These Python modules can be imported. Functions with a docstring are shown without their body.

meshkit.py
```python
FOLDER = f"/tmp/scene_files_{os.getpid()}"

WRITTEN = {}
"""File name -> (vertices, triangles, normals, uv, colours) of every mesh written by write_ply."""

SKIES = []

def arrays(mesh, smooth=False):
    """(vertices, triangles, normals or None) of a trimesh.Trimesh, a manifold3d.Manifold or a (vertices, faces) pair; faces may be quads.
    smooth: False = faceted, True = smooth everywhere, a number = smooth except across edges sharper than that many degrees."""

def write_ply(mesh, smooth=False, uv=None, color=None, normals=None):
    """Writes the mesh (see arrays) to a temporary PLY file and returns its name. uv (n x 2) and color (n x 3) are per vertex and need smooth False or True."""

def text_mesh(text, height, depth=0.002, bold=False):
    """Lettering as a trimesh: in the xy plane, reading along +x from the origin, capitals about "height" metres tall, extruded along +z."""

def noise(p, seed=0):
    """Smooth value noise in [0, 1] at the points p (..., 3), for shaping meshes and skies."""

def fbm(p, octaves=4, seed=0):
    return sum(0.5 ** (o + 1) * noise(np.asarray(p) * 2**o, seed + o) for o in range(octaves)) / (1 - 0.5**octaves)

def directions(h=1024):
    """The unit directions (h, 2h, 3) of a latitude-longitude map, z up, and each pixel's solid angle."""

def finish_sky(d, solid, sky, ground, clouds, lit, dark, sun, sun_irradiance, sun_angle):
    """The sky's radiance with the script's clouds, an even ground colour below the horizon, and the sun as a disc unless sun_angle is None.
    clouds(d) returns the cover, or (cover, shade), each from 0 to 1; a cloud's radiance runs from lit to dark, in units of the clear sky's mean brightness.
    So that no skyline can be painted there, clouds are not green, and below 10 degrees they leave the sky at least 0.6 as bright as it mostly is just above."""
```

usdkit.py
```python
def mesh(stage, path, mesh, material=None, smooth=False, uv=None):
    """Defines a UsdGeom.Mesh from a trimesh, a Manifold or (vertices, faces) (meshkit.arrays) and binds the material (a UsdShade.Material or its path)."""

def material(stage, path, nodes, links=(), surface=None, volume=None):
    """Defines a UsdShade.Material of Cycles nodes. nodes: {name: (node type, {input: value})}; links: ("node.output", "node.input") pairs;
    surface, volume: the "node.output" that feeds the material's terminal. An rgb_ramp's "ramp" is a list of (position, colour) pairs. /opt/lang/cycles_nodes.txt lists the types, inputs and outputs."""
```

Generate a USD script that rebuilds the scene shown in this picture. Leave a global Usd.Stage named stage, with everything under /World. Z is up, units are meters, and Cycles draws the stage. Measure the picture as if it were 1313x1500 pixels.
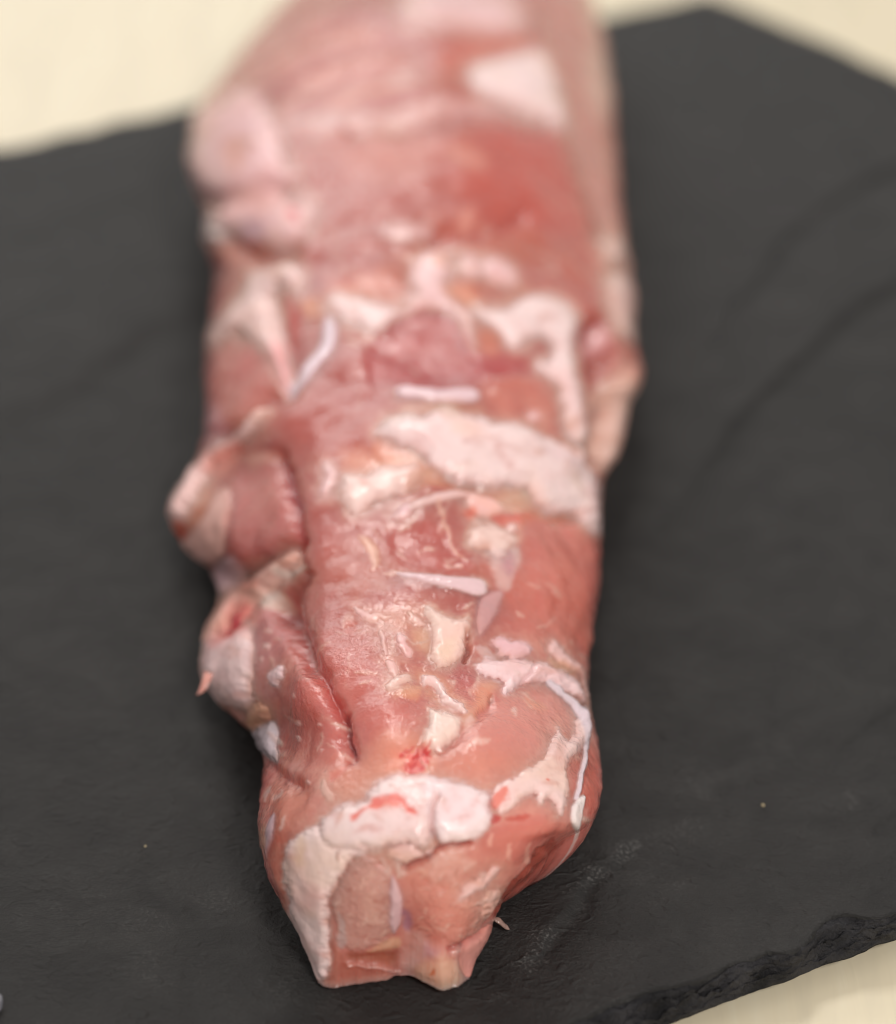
import math, numpy as np, trimesh, usdkit
from meshkit import noise
from pxr import Usd, UsdGeom, UsdLux, UsdShade, Gf, Sdf, Vt

stage = Usd.Stage.CreateInMemory()
UsdGeom.Xform.Define(stage, '/World')
UsdGeom.Scope.Define(stage, '/World/Looks')

# ------------------------------------------------------------------ camera
H, PITCH, FPX = 0.44, math.radians(35.0), 4200.0      # height over the slate, tilt, focal length in photo pixels
CX, CY = 656.5, 750.0
cam = UsdGeom.Camera.Define(stage, '/World/camera')
cam.CreateHorizontalApertureAttr(24.0)
cam.CreateFocalLengthAttr(24.0 * FPX / 1313.0)
cam.CreateFStopAttr(3.8)
cam.CreateFocusDistanceAttr(0.638)
cam.CreateExposureAttr(0.24)
cam.AddTranslateOp().Set(Gf.Vec3d(0, 0, H))
cam.AddRotateXOp().Set(90.0 - math.degrees(PITCH))
FWD = np.array([0, math.cos(PITCH), -math.sin(PITCH)]); UP = np.array([0, math.sin(PITCH), math.cos(PITCH)]); RIGHT = np.array([1.0, 0, 0])


def at(u, v, z=0.0):
    """The point at height z that the photograph shows at (u, v)."""
    u, v, z = np.broadcast_arrays(np.asarray(u, float), np.asarray(v, float), np.asarray(z, float))
    d = FWD + ((u - CX) / FPX)[..., None] * RIGHT - ((v - CY) / FPX)[..., None] * UP
    return np.array([0, 0, H]) + d * ((z - H) / d[..., 2])[..., None]


# ------------------------------------------------------------------ light: a room with a window behind, pale ceiling above, and an added fill in front
def rect(name, pos, target, w, h, power, color):
    l = UsdLux.RectLight.Define(stage, '/World/' + name)
    l.CreateWidthAttr(w); l.CreateHeightAttr(h); l.CreateIntensityAttr(power); l.CreateColorAttr(Gf.Vec3f(*color))
    m = Gf.Matrix4d().SetLookAt(Gf.Vec3d(*pos), Gf.Vec3d(*target), Gf.Vec3d(0, 0.01, 1)).GetInverse()
    l.AddTransformOp().Set(m)
    return l


rect('window_light', (-0.7, 2.9, 1.3), (0.0, 0.65, 0), 1.6, 1.0, 2.4, (1.0, 0.98, 0.95))
rect('ceiling_light', (-0.05, 1.75, 1.65), (0, 0.65, 0), 0.42, 0.40, 16.5, (1.0, 0.965, 0.92))
rect('front_fill_light', (0.75, -0.85, 1.6), (0.0, 0.6, 0), 0.36, 0.32, 72.0, (1.0, 0.95, 0.90))  # fill lamp added at front right to lift the cut face and wet glints
dome = UsdLux.DomeLight.Define(stage, '/World/room_glow')
dome_m = usdkit.material(stage, '/World/Looks/room_glow', {'b': ('background_shader', {'color': (1.0, 0.96, 0.92), 'strength': 0.46})}, [], surface='b.background')
UsdShade.MaterialBindingAPI.Apply(dome.GetPrim()).Bind(dome_m)


# ------------------------------------------------------------------ helpers
def lin(c):
    c = np.asarray(c, float) / 255.0
    return np.where(c <= 0.04045, c / 12.92, ((c + 0.055) / 1.055) ** 2.4)


def tag(p, label=None, cat=None, group=None, kind=None):
    p = p.GetPrim() if hasattr(p, 'GetPrim') else p
    for k, v in (('label', label), ('category', cat), ('group', group), ('kind', kind)):
        if v:
            p.SetCustomDataByKey(k, v)
    return p


taken = {}


def numbered(path):
    n = taken.get(path, 0); taken[path] = n + 1
    return path if n == 0 else f'{path}_{n:03d}'


def put(path, v, f, mat, col=None, extra=None, smooth=True):
    m = usdkit.mesh(stage, numbered(path), (v, f), mat, smooth=smooth)
    api = UsdGeom.PrimvarsAPI(m)
    if col is not None:
        api.CreatePrimvar('tone', Sdf.ValueTypeNames.Color3fArray, 'vertex').Set(Vt.Vec3fArray.FromNumpy(np.ascontiguousarray(col, np.float32)))
    for k, a in (extra or {}).items():
        api.CreatePrimvar(k, Sdf.ValueTypeNames.FloatArray, 'vertex').Set(Vt.FloatArray.FromNumpy(np.ascontiguousarray(a, np.float32)))
    return m


def sstep(a, b, x):
    t = np.clip((x - a) / (b - a), 0, 1)
    return t * t * (3 - 2 * t)


TURN = np.linalg.qr(np.array([[0.8, 0.5, -0.3], [-0.4, 0.75, 0.55], [0.5, -0.35, 0.8]]))[0]


def fbm(p, octaves=4, seed=0, gain=0.5):
    """Value noise of several octaves, about -1 to 1."""
    p = np.asarray(p, float) @ TURN; out, a, tot = 0, 1.0, 0
    for k in range(octaves):
        if k:
            p = p @ TURN
        out = out + a * (noise(p * 2.03 ** k + 17.3 * k, seed + k) * 2 - 1); tot += a; a *= gain
    return out / tot * 1.4


def chaikin(p, n=2, closed=True):
    p = np.asarray(p, float)
    for _ in range(n):
        q = np.roll(p, -1, 0) if closed else p[1:]
        b = p if closed else p[:-1]
        r = np.stack([0.75 * b + 0.25 * q, 0.25 * b + 0.75 * q], 1).reshape(-1, 2)
        p = r if closed else np.vstack([p[:1], r, p[-1:]])
    return p


def seg_dist(q, a, b):
    ab = b - a
    t = np.clip(((q - a) @ ab) / max(ab @ ab, 1e-12), 0, 1)
    return np.linalg.norm(q - a - t[:, None] * ab, axis=1), t


def poly_sdf(q, poly):
    """Signed distance, positive inside."""
    d = np.full(len(q), 1e9); inside = np.zeros(len(q), bool)
    for a, b in zip(poly, np.roll(poly, -1, 0)):
        d = np.minimum(d, seg_dist(q, a, b)[0])
        if a[1] != b[1]:
            cross = (a[1] > q[:, 1]) != (b[1] > q[:, 1])
            inside ^= cross & (q[:, 0] < (b[0] - a[0]) * (q[:, 1] - a[1]) / (b[1] - a[1]) + a[0])
    return np.where(inside, d, -d)


def line_sdf(q, pts, widths):
    """Positive inside a stroke whose half width varies along it."""
    d = np.full(len(q), -1e9); n = len(pts)
    w = np.interp(np.linspace(0, 1, n), np.linspace(0, 1, len(widths)), widths)
    for i in range(n - 1):
        e, t = seg_dist(q, pts[i], pts[i + 1])
        d = np.maximum(d, w[i] + (w[i + 1] - w[i]) * t - e)
    return d


# ------------------------------------------------------------------ materials
def flesh(name, rough, bump_mm, bump_scale, sss=0.7, spec=0.5, scale=0.0022, radius=(1.0, 0.38, 0.26)):
    return usdkit.material(stage, '/World/Looks/' + name, {
        'a': ('attribute', {'attribute': 'tone'}),
        'w': ('attribute', {'attribute': 'wet'}),
        'g': ('texture_coordinate', {}),
        'n1': ('noise_texture', {'scale': bump_scale, 'detail': 4.0, 'roughness': 0.55, 'distortion': 0.4}),
        'n2': ('noise_texture', {'scale': bump_scale * 0.22, 'detail': 3.0, 'roughness': 0.6}),
        'mul': ('math', {'math_type': 'multiply_add', 'value2': 2.0, 'value3': 0.1}),
        'hh': ('math', {'math_type': 'multiply'}),
        'sum': ('math', {'math_type': 'multiply_add', 'value2': 2.0}),
        'b': ('bump', {'strength': 1.0, 'distance': bump_mm * 0.001}),
        'rr': ('map_range', {'from_min': 0.3, 'from_max': 0.75, 'to_min': rough - 0.1, 'to_max': rough + 0.14}),
        'rw': ('math', {'math_type': 'multiply_add', 'value2': -0.27}),
        'rc': ('clamp', {'min': 0.10, 'max': 0.9}),
        'cw': ('math', {'math_type': 'multiply_add', 'value2': 0.75, 'value3': 0.18, 'use_clamp': True}),
        'p': ('principled_bsdf', {'coat_roughness': 0.1, 'coat_ior': 1.38, 'subsurface_method': 'random_walk', 'subsurface_weight': sss, 'subsurface_scale': scale, 'subsurface_radius': radius, 'ior': 1.42, 'specular_ior_level': spec}),
    }, [('g.object', 'n1.vector'), ('g.object', 'n2.vector'), ('w.fac', 'mul.value1'), ('n1.fac', 'hh.value1'), ('mul.value', 'hh.value2'),
        ('n2.fac', 'sum.value1'), ('hh.value', 'sum.value3'), ('sum.value', 'b.height'), ('b.normal', 'p.normal'), ('b.normal', 'p.coat_normal'), ('w.fac', 'cw.value1'), ('cw.value', 'p.coat_weight'), ('a.color', 'p.base_color'),
        ('n2.fac', 'rr.value'), ('w.fac', 'rw.value1'), ('rr.result', 'rw.value3'), ('rw.value', 'rc.value'), ('rc.result', 'p.roughness')], surface='p.BSDF')


MUSCLE = flesh('muscle', 0.30, 0.2, 900.0, sss=0.8, scale=0.0016, radius=(1.0, 0.62, 0.54))
FAT = flesh('fat', 0.36, 0.2, 700.0, sss=0.25, scale=0.0006, radius=(1.0, 0.82, 0.78))
SINEW = flesh('sinew', 0.28, 0.2, 600.0, sss=0.15, scale=0.0004, radius=(1.0, 0.85, 0.8))


def stone(name, dark, light, bump_mm, rough):
    return usdkit.material(stage, '/World/Looks/' + name, {
        'g': ('texture_coordinate', {}),
        'd': ('attribute', {'attribute': 'dust'}),
        'm': ('mapping', {'rotation': (0, 0, 0.6), 'scale': (1.0, 1.35, 1.0)}),
        'n1': ('noise_texture', {'scale': 1300.0, 'detail': 5.0, 'roughness': 0.65}),
        'n2': ('noise_texture', {'scale': 60.0, 'detail': 5.0, 'roughness': 0.6, 'distortion': 0.6}),
        'n3': ('noise_texture', {'scale': 260.0, 'detail': 6.0, 'roughness': 0.7, 'type': 'ridged_multifractal', 'distortion': 0.8}),
        'n4': ('noise_texture', {'scale': 7.0, 'detail': 3.0, 'roughness': 0.5}),
        'c1': ('rgb_ramp', {'ramp': [(0.3, dark), (0.75, light)]}),
        'c2': ('mix', {'mix_type': 'multiply', 'fac': 0.5}),
        'tone': ('rgb_ramp', {'ramp': [(0.3, (0.75, 0.76, 0.74)), (0.7, (1.0, 0.97, 0.98))]}),
        'dm': ('map_range', {'from_min': 0.52, 'from_max': 0.86, 'to_min': 0.0, 'to_max': 1.0, 'clamp': True}),
        'dg': ('map_range', {'from_min': 0.42, 'from_max': 0.62, 'to_min': 0.0, 'to_max': 1.2, 'clamp': False}),
        'dh': ('math', {'math_type': 'multiply', 'use_clamp': True}),
        'dd': ('math', {'math_type': 'multiply', 'use_clamp': True}),
        'c3': ('mix', {'color2': (0.30, 0.29, 0.28)}),
        's': ('math', {'math_type': 'multiply_add', 'value2': 2.0}),
        's2': ('math', {'math_type': 'multiply_add', 'value2': 1.5}),
        'b': ('bump', {'strength': 1.0, 'distance': bump_mm * 0.0015}),
        'p': ('principled_bsdf', {'roughness': rough, 'specular_ior_level': 0.26}),
    }, [('g.object', 'm.vector'), ('m.vector', 'n1.vector'), ('m.vector', 'n2.vector'), ('m.vector', 'n3.vector'), ('g.object', 'n4.vector'),
        ('n2.fac', 'c1.fac'), ('c1.color', 'c2.color1'), ('n4.fac', 'tone.fac'), ('tone.color', 'c2.color2'),
        ('n1.fac', 'dm.value'), ('n2.fac', 'dg.value'), ('dm.result', 'dh.value1'), ('dg.result', 'dh.value2'), ('dh.value', 'dd.value1'), ('d.fac', 'dd.value2'), ('dd.value', 'c3.fac'), ('c2.color', 'c3.color1'), ('c3.color', 'p.base_color'),
        ('n2.fac', 's.value1'), ('n1.fac', 's.value3'), ('n3.fac', 's2.value1'), ('s.value', 's2.value3'), ('s2.value', 'b.height'), ('b.normal', 'p.normal')], surface='p.BSDF')


SLATE = stone('slate', (0.0165, 0.0156, 0.0152), (0.0275, 0.0262, 0.0252), 0.35, 0.48)
BROKEN = stone('broken_slate', (0.010, 0.010, 0.0105), (0.060, 0.058, 0.064), 1.0, 0.42)
WOOD = usdkit.material(stage, '/World/Looks/pale_wood', {
    'g': ('texture_coordinate', {}),
    'm': ('mapping', {'rotation': (0, 0, 0.15), 'scale': (40.0, 4.0, 4.0)}),
    'n': ('noise_texture', {'scale': 3.0, 'detail': 6.0, 'roughness': 0.6, 'distortion': 0.7}),
    'n2': ('noise_texture', {'scale': 5.0, 'detail': 3.0}),
    'c': ('rgb_ramp', {'ramp': [(0.25, (0.62, 0.55, 0.41)), (0.5, (0.69, 0.61, 0.445)), (0.75, (0.71, 0.64, 0.48))]}),
    'b': ('bump', {'strength': 0.4, 'distance': 0.0003}),
    'p': ('principled_bsdf', {'roughness': 0.4}),
}, [('g.object', 'm.vector'), ('m.vector', 'n.vector'), ('n.fac', 'c.fac'), ('c.color', 'p.base_color'), ('n.fac', 'b.height'), ('b.normal', 'p.normal')], surface='p.BSDF')
CRUMB = usdkit.material(stage, '/World/Looks/crumb', {'p': ('principled_bsdf', {'base_color': (0.36, 0.29, 0.17), 'roughness': 0.6})}, [], surface='p.BSDF')

# ------------------------------------------------------------------ the table
THICK = 0.0075
FEET = 0.006
t = trimesh.creation.box((3.0, 3.0, 0.03)); t.apply_translation((0, 0.9, -THICK - FEET - 0.015))
tag(put('/World/wooden_table', np.array(t.vertices), np.array(t.faces), WOOD, smooth=False), 'pale cream wooden table top under the dark slate board', 'table')

# ------------------------------------------------------------------ the slate board
rng = np.random.default_rng(5)
up_px = [(900, 1466), (930, 1456), (960, 1447), (1000, 1440), (1028, 1432), (1049, 1424), (1062, 1413), (1085, 1406), (1108, 1400), (1127, 1390), (1143, 1394), (1172, 1389), (1183, 1378), (1197, 1359), (1215, 1342), (1242, 1335), (1269, 1342), (1310, 1340), (1350, 1318)]
lo_px = [(905, 1534), (987, 1499), (1054, 1472), (1111, 1451), (1148, 1440), (1202, 1416), (1242, 1405), (1283, 1386), (1313, 1377), (1355, 1358)]
up3 = np.array([at(u, v, 0) for u, v in up_px])[:, :2]; lo3 = np.array([at(u, v, -THICK) for u, v in lo_px])[:, :2]
o = lo3[0]; ex = lo3[-1] - lo3[0]; ex /= np.linalg.norm(ex); ey = np.array([-ex[1], ex[0]])   # along and into the board
bl, br = at(0, 206)[:2], at(1040, -18)[:2]
rr_ = at(1313, 105)[:2]
to = lambda p: np.array([(np.asarray(p) - o) @ ex, (np.asarray(p) - o) @ ey])
S_up, S_lo = np.array([to(p) for p in up3]), np.array([to(p) for p in lo3])
# front lines as functions of the distance along the edge, carried on past the frame by noise of the same size
ss = np.arange(-0.36, 0.36, 0.0006)


def carry(S, base_in, amp, seed):
    nz = fbm(np.stack([ss * 60, ss * 0, ss * 0 + seed], -1), 4, seed) * amp + base_in
    k = np.interp(ss, S[:, 0], S[:, 1])
    w = sstep(-0.012, 0.0, ss - S[0, 0]) * (1 - sstep(0.0, 0.012, ss - S[-1, 0]))
    return nz * (1 - w) + k * w


f_lo = carry(S_lo, 0.0, 0.0015, 31) + fbm(np.stack([ss * 400, ss * 0, ss * 0], -1), 3, 3) * 0.0003
f_up = carry(S_up, 0.006, 0.004, 37)
f_up = np.maximum(f_up, f_lo + 0.0015) + fbm(np.stack([ss * 500, ss * 0, ss * 0], -1), 3, 4) * 0.0003
# the other three edges in the (along, into) frame
B0, B1, R1 = to(bl), to(br), to(rr_)
slope_b = (B1[1] - B0[1]) / (B1[0] - B0[0])
slope_r = (R1[0] - B1[0]) / (R1[1] - B1[1])       # along per into
NA, NB = 560, 620
aa, bb = np.meshgrid(np.linspace(0, 1, NA), np.linspace(0, 1, NB), indexing='ij')
L_in = -0.30                                       # left edge, outside the frame
jag = lambda x, seed, amp: fbm(np.stack([x * 45, x * 0 + seed, x * 0], -1), 4, seed) * amp
# rows: from the front edge to the back edge; columns: from the left edge to the right edge
tb = bb ** 0.9
al = np.zeros_like(aa); it = np.zeros_like(aa)
for _ in range(3):
    back = B1[1] + slope_b * (al - B1[0]) + jag(al, 51, 0.0036)
    front = np.interp(al, ss, f_up)
    it = front + (back - front) * tb
    right = B1[0] + slope_r * (it - B1[1]) + jag(it, 53, 0.0025)
    left = L_in + jag(it, 57, 0.003)
    al = left + (right - left) * aa
P2 = o + al[..., None] * ex + it[..., None] * ey
px, py = P2[..., 0], P2[..., 1]
q3 = np.stack([px, py, px * 0], -1)
z = 0.0006 * (fbm(q3 * 18, 4, 61) - 0.9) + 0.00022 * fbm(q3 * np.array([150, 90, 1.0]), 4, 63)
ca, sa = math.cos(0.62), math.sin(0.62)                # the lie of the cleavage
along, across = px * ca + py * sa, -px * sa + py * ca
z = z - 0.0005 * np.abs(fbm(np.stack([along * 22, across * 85, px * 0], -1), 4, 64)) * sstep(-0.3, 0.4, fbm(q3 * 14, 2, 67))
flat = np.stack([px.ravel(), py.ravel()], -1)


def step(pix, width, height, relax):
    """A cleft: the slate rises by height across the line, facing the viewer, and settles back behind it."""
    global z
    L = np.array([at(u, v)[:2] for u, v in chaikin(pix, 2, False)])
    d = np.full(len(flat), 1e9); side = np.zeros(len(flat)); tt = np.zeros(len(flat)); n = len(L)
    for i in range(n - 1):
        e, k = seg_dist(flat, L[i], L[i + 1])
        ab = L[i + 1] - L[i]
        s = ab[0] * (flat[:, 1] - L[i][1]) - ab[1] * (flat[:, 0] - L[i][0])
        near = e < d
        d = np.where(near, e, d); side = np.where(near, np.sign(s), side); tt = np.where(near, (i + k) / (n - 1), tt)
    sd = d * side
    if L[-1][0] < L[0][0]:
        sd = -sd
    sd = sd + 0.0015 * fbm(np.stack([flat[:, 0] * 90, flat[:, 1] * 90, flat[:, 0] * 0], -1), 3, 71)
    fade = sstep(0, 0.12, tt) * (1 - sstep(0.75, 1.0, tt))
    if pix[0][0] > 1290 or pix[0][0] < 10:
        fade = 1 - sstep(0.55, 1.0, tt)
    prof = sstep(-width, width, sd) * np.exp(-np.maximum(sd, 0) / relax) - 0.35 * np.exp(-((sd + width) / width) ** 2)
    z = z + (prof * height * 1.9 * fade).reshape(z.shape)


step([(1330, 225), (1240, 270), (1170, 320), (1110, 390), (1060, 450), (1030, 500), (975, 560), (930, 600)], 0.0045, 0.0017, 0.06)
step([(1330, 395), (1250, 450), (1180, 510), (1130, 560), (1080, 615), (1020, 690), (965, 765), (925, 820)], 0.0032, 0.0013, 0.05)
step([(-20, 618), (80, 575), (150, 530), (200, 490), (260, 460), (330, 425)], 0.007, 0.0009, 0.05)
step([(1320, 1030), (1290, 1045), (1250, 1080), (1225, 1105)], 0.0012, 0.0003, 0.02)
step([(1320, 1190), (1300, 1195), (1280, 1215), (1268, 1230)], 0.001, 0.0003, 0.015)
step([(1240, 1010), (1180, 1035), (1130, 1060), (1060, 1090)], 0.002, 0.0002, 0.02)
step([(1050, 1000), (1010, 1050), (985, 1090), (960, 1130)], 0.002, 0.0002, 0.02)
step([(935, 1235), (900, 1262), (870, 1282), (848, 1308), (835, 1335), (800, 1375), (765, 1415)], 0.0016, 0.0007, 0.02)
z = np.minimum(z, 0.0004)
nearest_edge = np.minimum(np.minimum(aa, 1 - aa) * 0.6, np.minimum(1 - tb, 1.0) * 0.55)
z = z - 0.0016 * (1 - sstep(0.0, 0.006, nearest_edge + 0.001 * fbm(q3 * 120, 3, 66))) * (tb > 0.02)
dust = np.zeros(len(flat))
for pix, w, s in (([(935, 1235), (900, 1262), (870, 1282), (848, 1308), (838, 1335), (800, 1375), (765, 1415), (730, 1460)], 14, 1.0),
                  ([(780, 1450), (860, 1470), (940, 1480)], 26, 0.35), ([(1120, 1060), (1050, 1120), (1000, 1230), (960, 1260)], 60, 0.30), ([(1240, 1165), (1258, 1180)], 9, 0.8),
                  ([(40, 1330), (120, 1330), (230, 1335), (320, 1330)], 34, 0.40), ([(60, 1400), (240, 1420), (400, 1430), (560, 1470)], 34, 0.28), ([(405, 1440), (440, 1465)], 20, 0.45)):
    L = np.array([at(u, v)[:2] for u, v in pix]); ww = w / 5200.0
    dd = line_sdf(flat, L, [ww, ww]) + 0.003 * fbm(np.stack([flat[:, 0] * 150, flat[:, 1] * 150, flat[:, 0] * 0], -1), 3, 77)
    dust = np.maximum(dust, s * sstep(-ww * 0.6, ww * 0.9, dd))
dust = np.maximum(dust, 0.10)
idx = np.arange(NA * NB).reshape(NA, NB)


def quads(i):
    a, b, c, d = i[:-1, :-1].ravel(), i[1:, :-1].ravel(), i[1:, 1:].ravel(), i[:-1, 1:].ravel()
    return np.vstack([np.stack([a, b, c], 1), np.stack([a, c, d], 1)])


board = UsdGeom.Xform.Define(stage, '/World/slate_board')
tag(board, 'dark grey slate serving board with rough broken edges lying under the raw meat', 'slate board')
V = np.stack([px, py, z], -1).reshape(-1, 3); F = quads(idx)
ring = np.concatenate([idx[:, 0], idx[-1, 1:], idx[-2::-1, -1], idx[0, -2:0:-1]])
cen = V[ring].mean(0)
R1v = V[ring].copy(); R1v[:, 2] = -0.004; R1v[:, :2] += (R1v[:, :2] - cen[:2]) * 0.002
R2v = V[ring].copy(); R2v[:, 2] = -THICK; R2v[:, :2] += (R2v[:, :2] - cen[:2]) * -0.001
n0, n = len(V), len(ring)
Vb = np.vstack([V, R1v, R2v, [[cen[0], cen[1], -THICK]]])
k = np.arange(n); k1 = (k + 1) % n
side = [np.stack([ring[k1], ring[k], n0 + k], 1), np.stack([ring[k1], n0 + k, n0 + k1], 1), np.stack([n0 + k1, n0 + k, n0 + n + k], 1), np.stack([n0 + k1, n0 + n + k, n0 + n + k1], 1), np.stack([n0 + n + k1, n0 + n + k, np.full(n, n0 + 2 * n)], 1)]
put('/World/slate_board/slab', Vb, np.vstack([F] + side), SLATE, extra={'dust': np.concatenate([dust, np.zeros(2 * n + 1)])})

# the broken front rim: conchoidal flakes between the top face and the foot of the edge
wv = np.linspace(0, 1, 34)
S, W = np.meshgrid(ss, wv, indexing='ij')
fu, fl = np.interp(S, ss, f_up), np.interp(S, ss, f_lo)
ztop = -0.0012
inn = fu + 0.0025 * np.exp(-W * 20) + (fl - fu) * W ** 0.8
zz = ztop - (THICK + ztop) * W ** 1.25
q = np.stack([S * 1.0, inn, zz], -1)
cells = np.abs(fbm(q * np.array([160, 260, 500.0]), 4, 81))
env = np.sin(np.pi * np.clip(W, 0, 1)) ** 0.6
zz = zz + env * (0.0030 * (0.35 - cells) + 0.0012 * fbm(q * np.array([420, 700, 1100.0]), 3, 83))
inn = inn + env * 0.0009 * fbm(q * np.array([250, 250, 600.0]), 3, 85)
zz[:, 0] = -0.0045; zz[:, 1] = np.minimum(zz[:, 1], -0.0004)
zz = np.maximum(np.minimum(zz, -0.0002), -THICK)
P = o + S[..., None] * ex + inn[..., None] * ey
Vr = np.concatenate([P, zz[..., None]], -1)
lastrow = Vr[:, -1:].copy(); lastrow[..., :2] += ey * 0.012; lastrow[..., 2] = -THICK
Vr = np.concatenate([Vr, lastrow], 1)
ir = np.arange(Vr.shape[0] * Vr.shape[1]).reshape(Vr.shape[:2])
put('/World/slate_board/broken_edge', Vr.reshape(-1, 3), quads(ir)[:, ::-1], BROKEN, extra={'dust': np.full(ir.size, 0.08)})
RUBBER = usdkit.material(stage, '/World/Looks/rubber', {'p': ('principled_bsdf', {'base_color': (0.03, 0.03, 0.03), 'roughness': 0.6})}, [], surface='p.BSDF')
for a_, b_ in ((0.06, 0.08), (0.94, 0.08), (0.06, 0.92), (0.94, 0.92)):
    fc = V[idx[int(a_ * (NA - 1)), int(b_ * (NB - 1))]]
    ft = trimesh.creation.cylinder(0.006, FEET + 0.0006, sections=24); ft.apply_translation((fc[0], fc[1], -THICK - FEET / 2 + 0.0003))
    put('/World/slate_board/rubber_foot', np.array(ft.vertices), np.array(ft.faces), RUBBER, smooth=False)
# a pale flake at the left
p0 = at(0, 1472, 0.0)
fk = trimesh.creation.icosphere(3, 1.0); v = np.array(fk.vertices); v *= 1 + 0.18 * fbm(v * 3, 3, 91)[:, None]
v = v * [0.0009, 0.003, 0.0004] + p0 + [-0.0003, 0, 0.0002]
put('/World/slate_board/flake', v, np.array(fk.faces), usdkit.material(stage, '/World/Looks/flake', {'p': ('principled_bsdf', {'base_color': (0.07, 0.068, 0.08), 'roughness': 0.4})}, [], surface='p.BSDF'))
for (u, v_), sc, lab in (((1118, 1181), 1.0, 'tiny yellow crumb on the slate right of the meat'), ((213, 1241), 0.8, 'tiny beige crumb on the slate left of the meat')):
    c = trimesh.creation.icosphere(2, 0.00036 * sc); vv = np.array(c.vertices); vv *= 1 + 0.3 * fbm(vv * 2500, 2, int(u))[:, None]
    tag(put('/World/crumb', vv * [1, 1.2, 0.8] + at(u, v_) + [0, 0, 0.0003], np.array(c.faces), CRUMB), lab, 'crumb', 'crumbs on the slate')

# ------------------------------------------------------------------ the meat: outline, heights
XL = [(-45, 462), (0, 415), (40, 380), (80, 345), (120, 318), (150, 295), (180, 279), (210, 276), (240, 276), (265, 285), (290, 300), (320, 300), (345, 298), (370, 310), (400, 316), (450, 310), (490, 303), (540, 300), (590, 302), (640, 300), (665, 292), (690, 276), (720, 256), (745, 246), (770, 249), (795, 263), (815, 280), (830, 303), (850, 316), (872, 320), (890, 315), (920, 301), (950, 292), (980, 291), (1000, 297), (1020, 309), (1040, 332), (1060, 360), (1080, 371), (1100, 380), (1113, 387), (1130, 383), (1160, 381), (1190, 378), (1215, 377), (1240, 381), (1270, 388), (1300, 399), (1330, 413), (1360, 429), (1385, 440), (1405, 448), (1425, 458), (1440, 466)]
XR = [(-45, 845), (0, 870), (50, 885), (100, 893), (150, 900), (200, 903), (250, 907), (300, 911), (350, 917), (400, 925), (430, 932), (480, 930), (510, 934), (540, 943), (565, 938), (590, 922), (640, 915), (670, 905), (690, 890), (705, 882), (740, 880), (800, 880), (850, 879), (900, 872), (950, 866), (1000, 862), (1040, 865), (1069, 872), (1114, 881), (1151, 884), (1183, 878), (1205, 868), (1220, 850), (1230, 826), (1251, 805), (1288, 771), (1315, 742), (1356, 724), (1388, 714), (1411, 701), (1440, 687)]
VB = [(440, 1425), (460, 1434), (472, 1445), (490, 1448), (513, 1443), (545, 1439), (568, 1436), (579, 1429), (604, 1430), (627, 1441), (650, 1452), (673, 1444), (691, 1432), (705, 1425)]
ip = lambda x, tab: np.interp(x, [a for a, _ in tab], [b for _, b in tab])
NT, NS = 1080, 400
T0, T1 = -45.0, 1440.0
tt = np.linspace(0, 1, NT); tt = T0 + (T1 - T0) * (0.86 * tt + 0.14 * tt ** 2) / 1.0          # a little denser towards the front
tt = T0 + (T1 - T0) * (1 - (1 - np.linspace(0, 1, NT)) ** 1.12)
x01 = np.linspace(0, 1, NS); x01 = 0.8 * x01 + 0.2 * (0.5 - 0.5 * np.cos(np.pi * x01))
Tg, Sg = np.meshgrid(tt, x01, indexing='ij')
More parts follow.
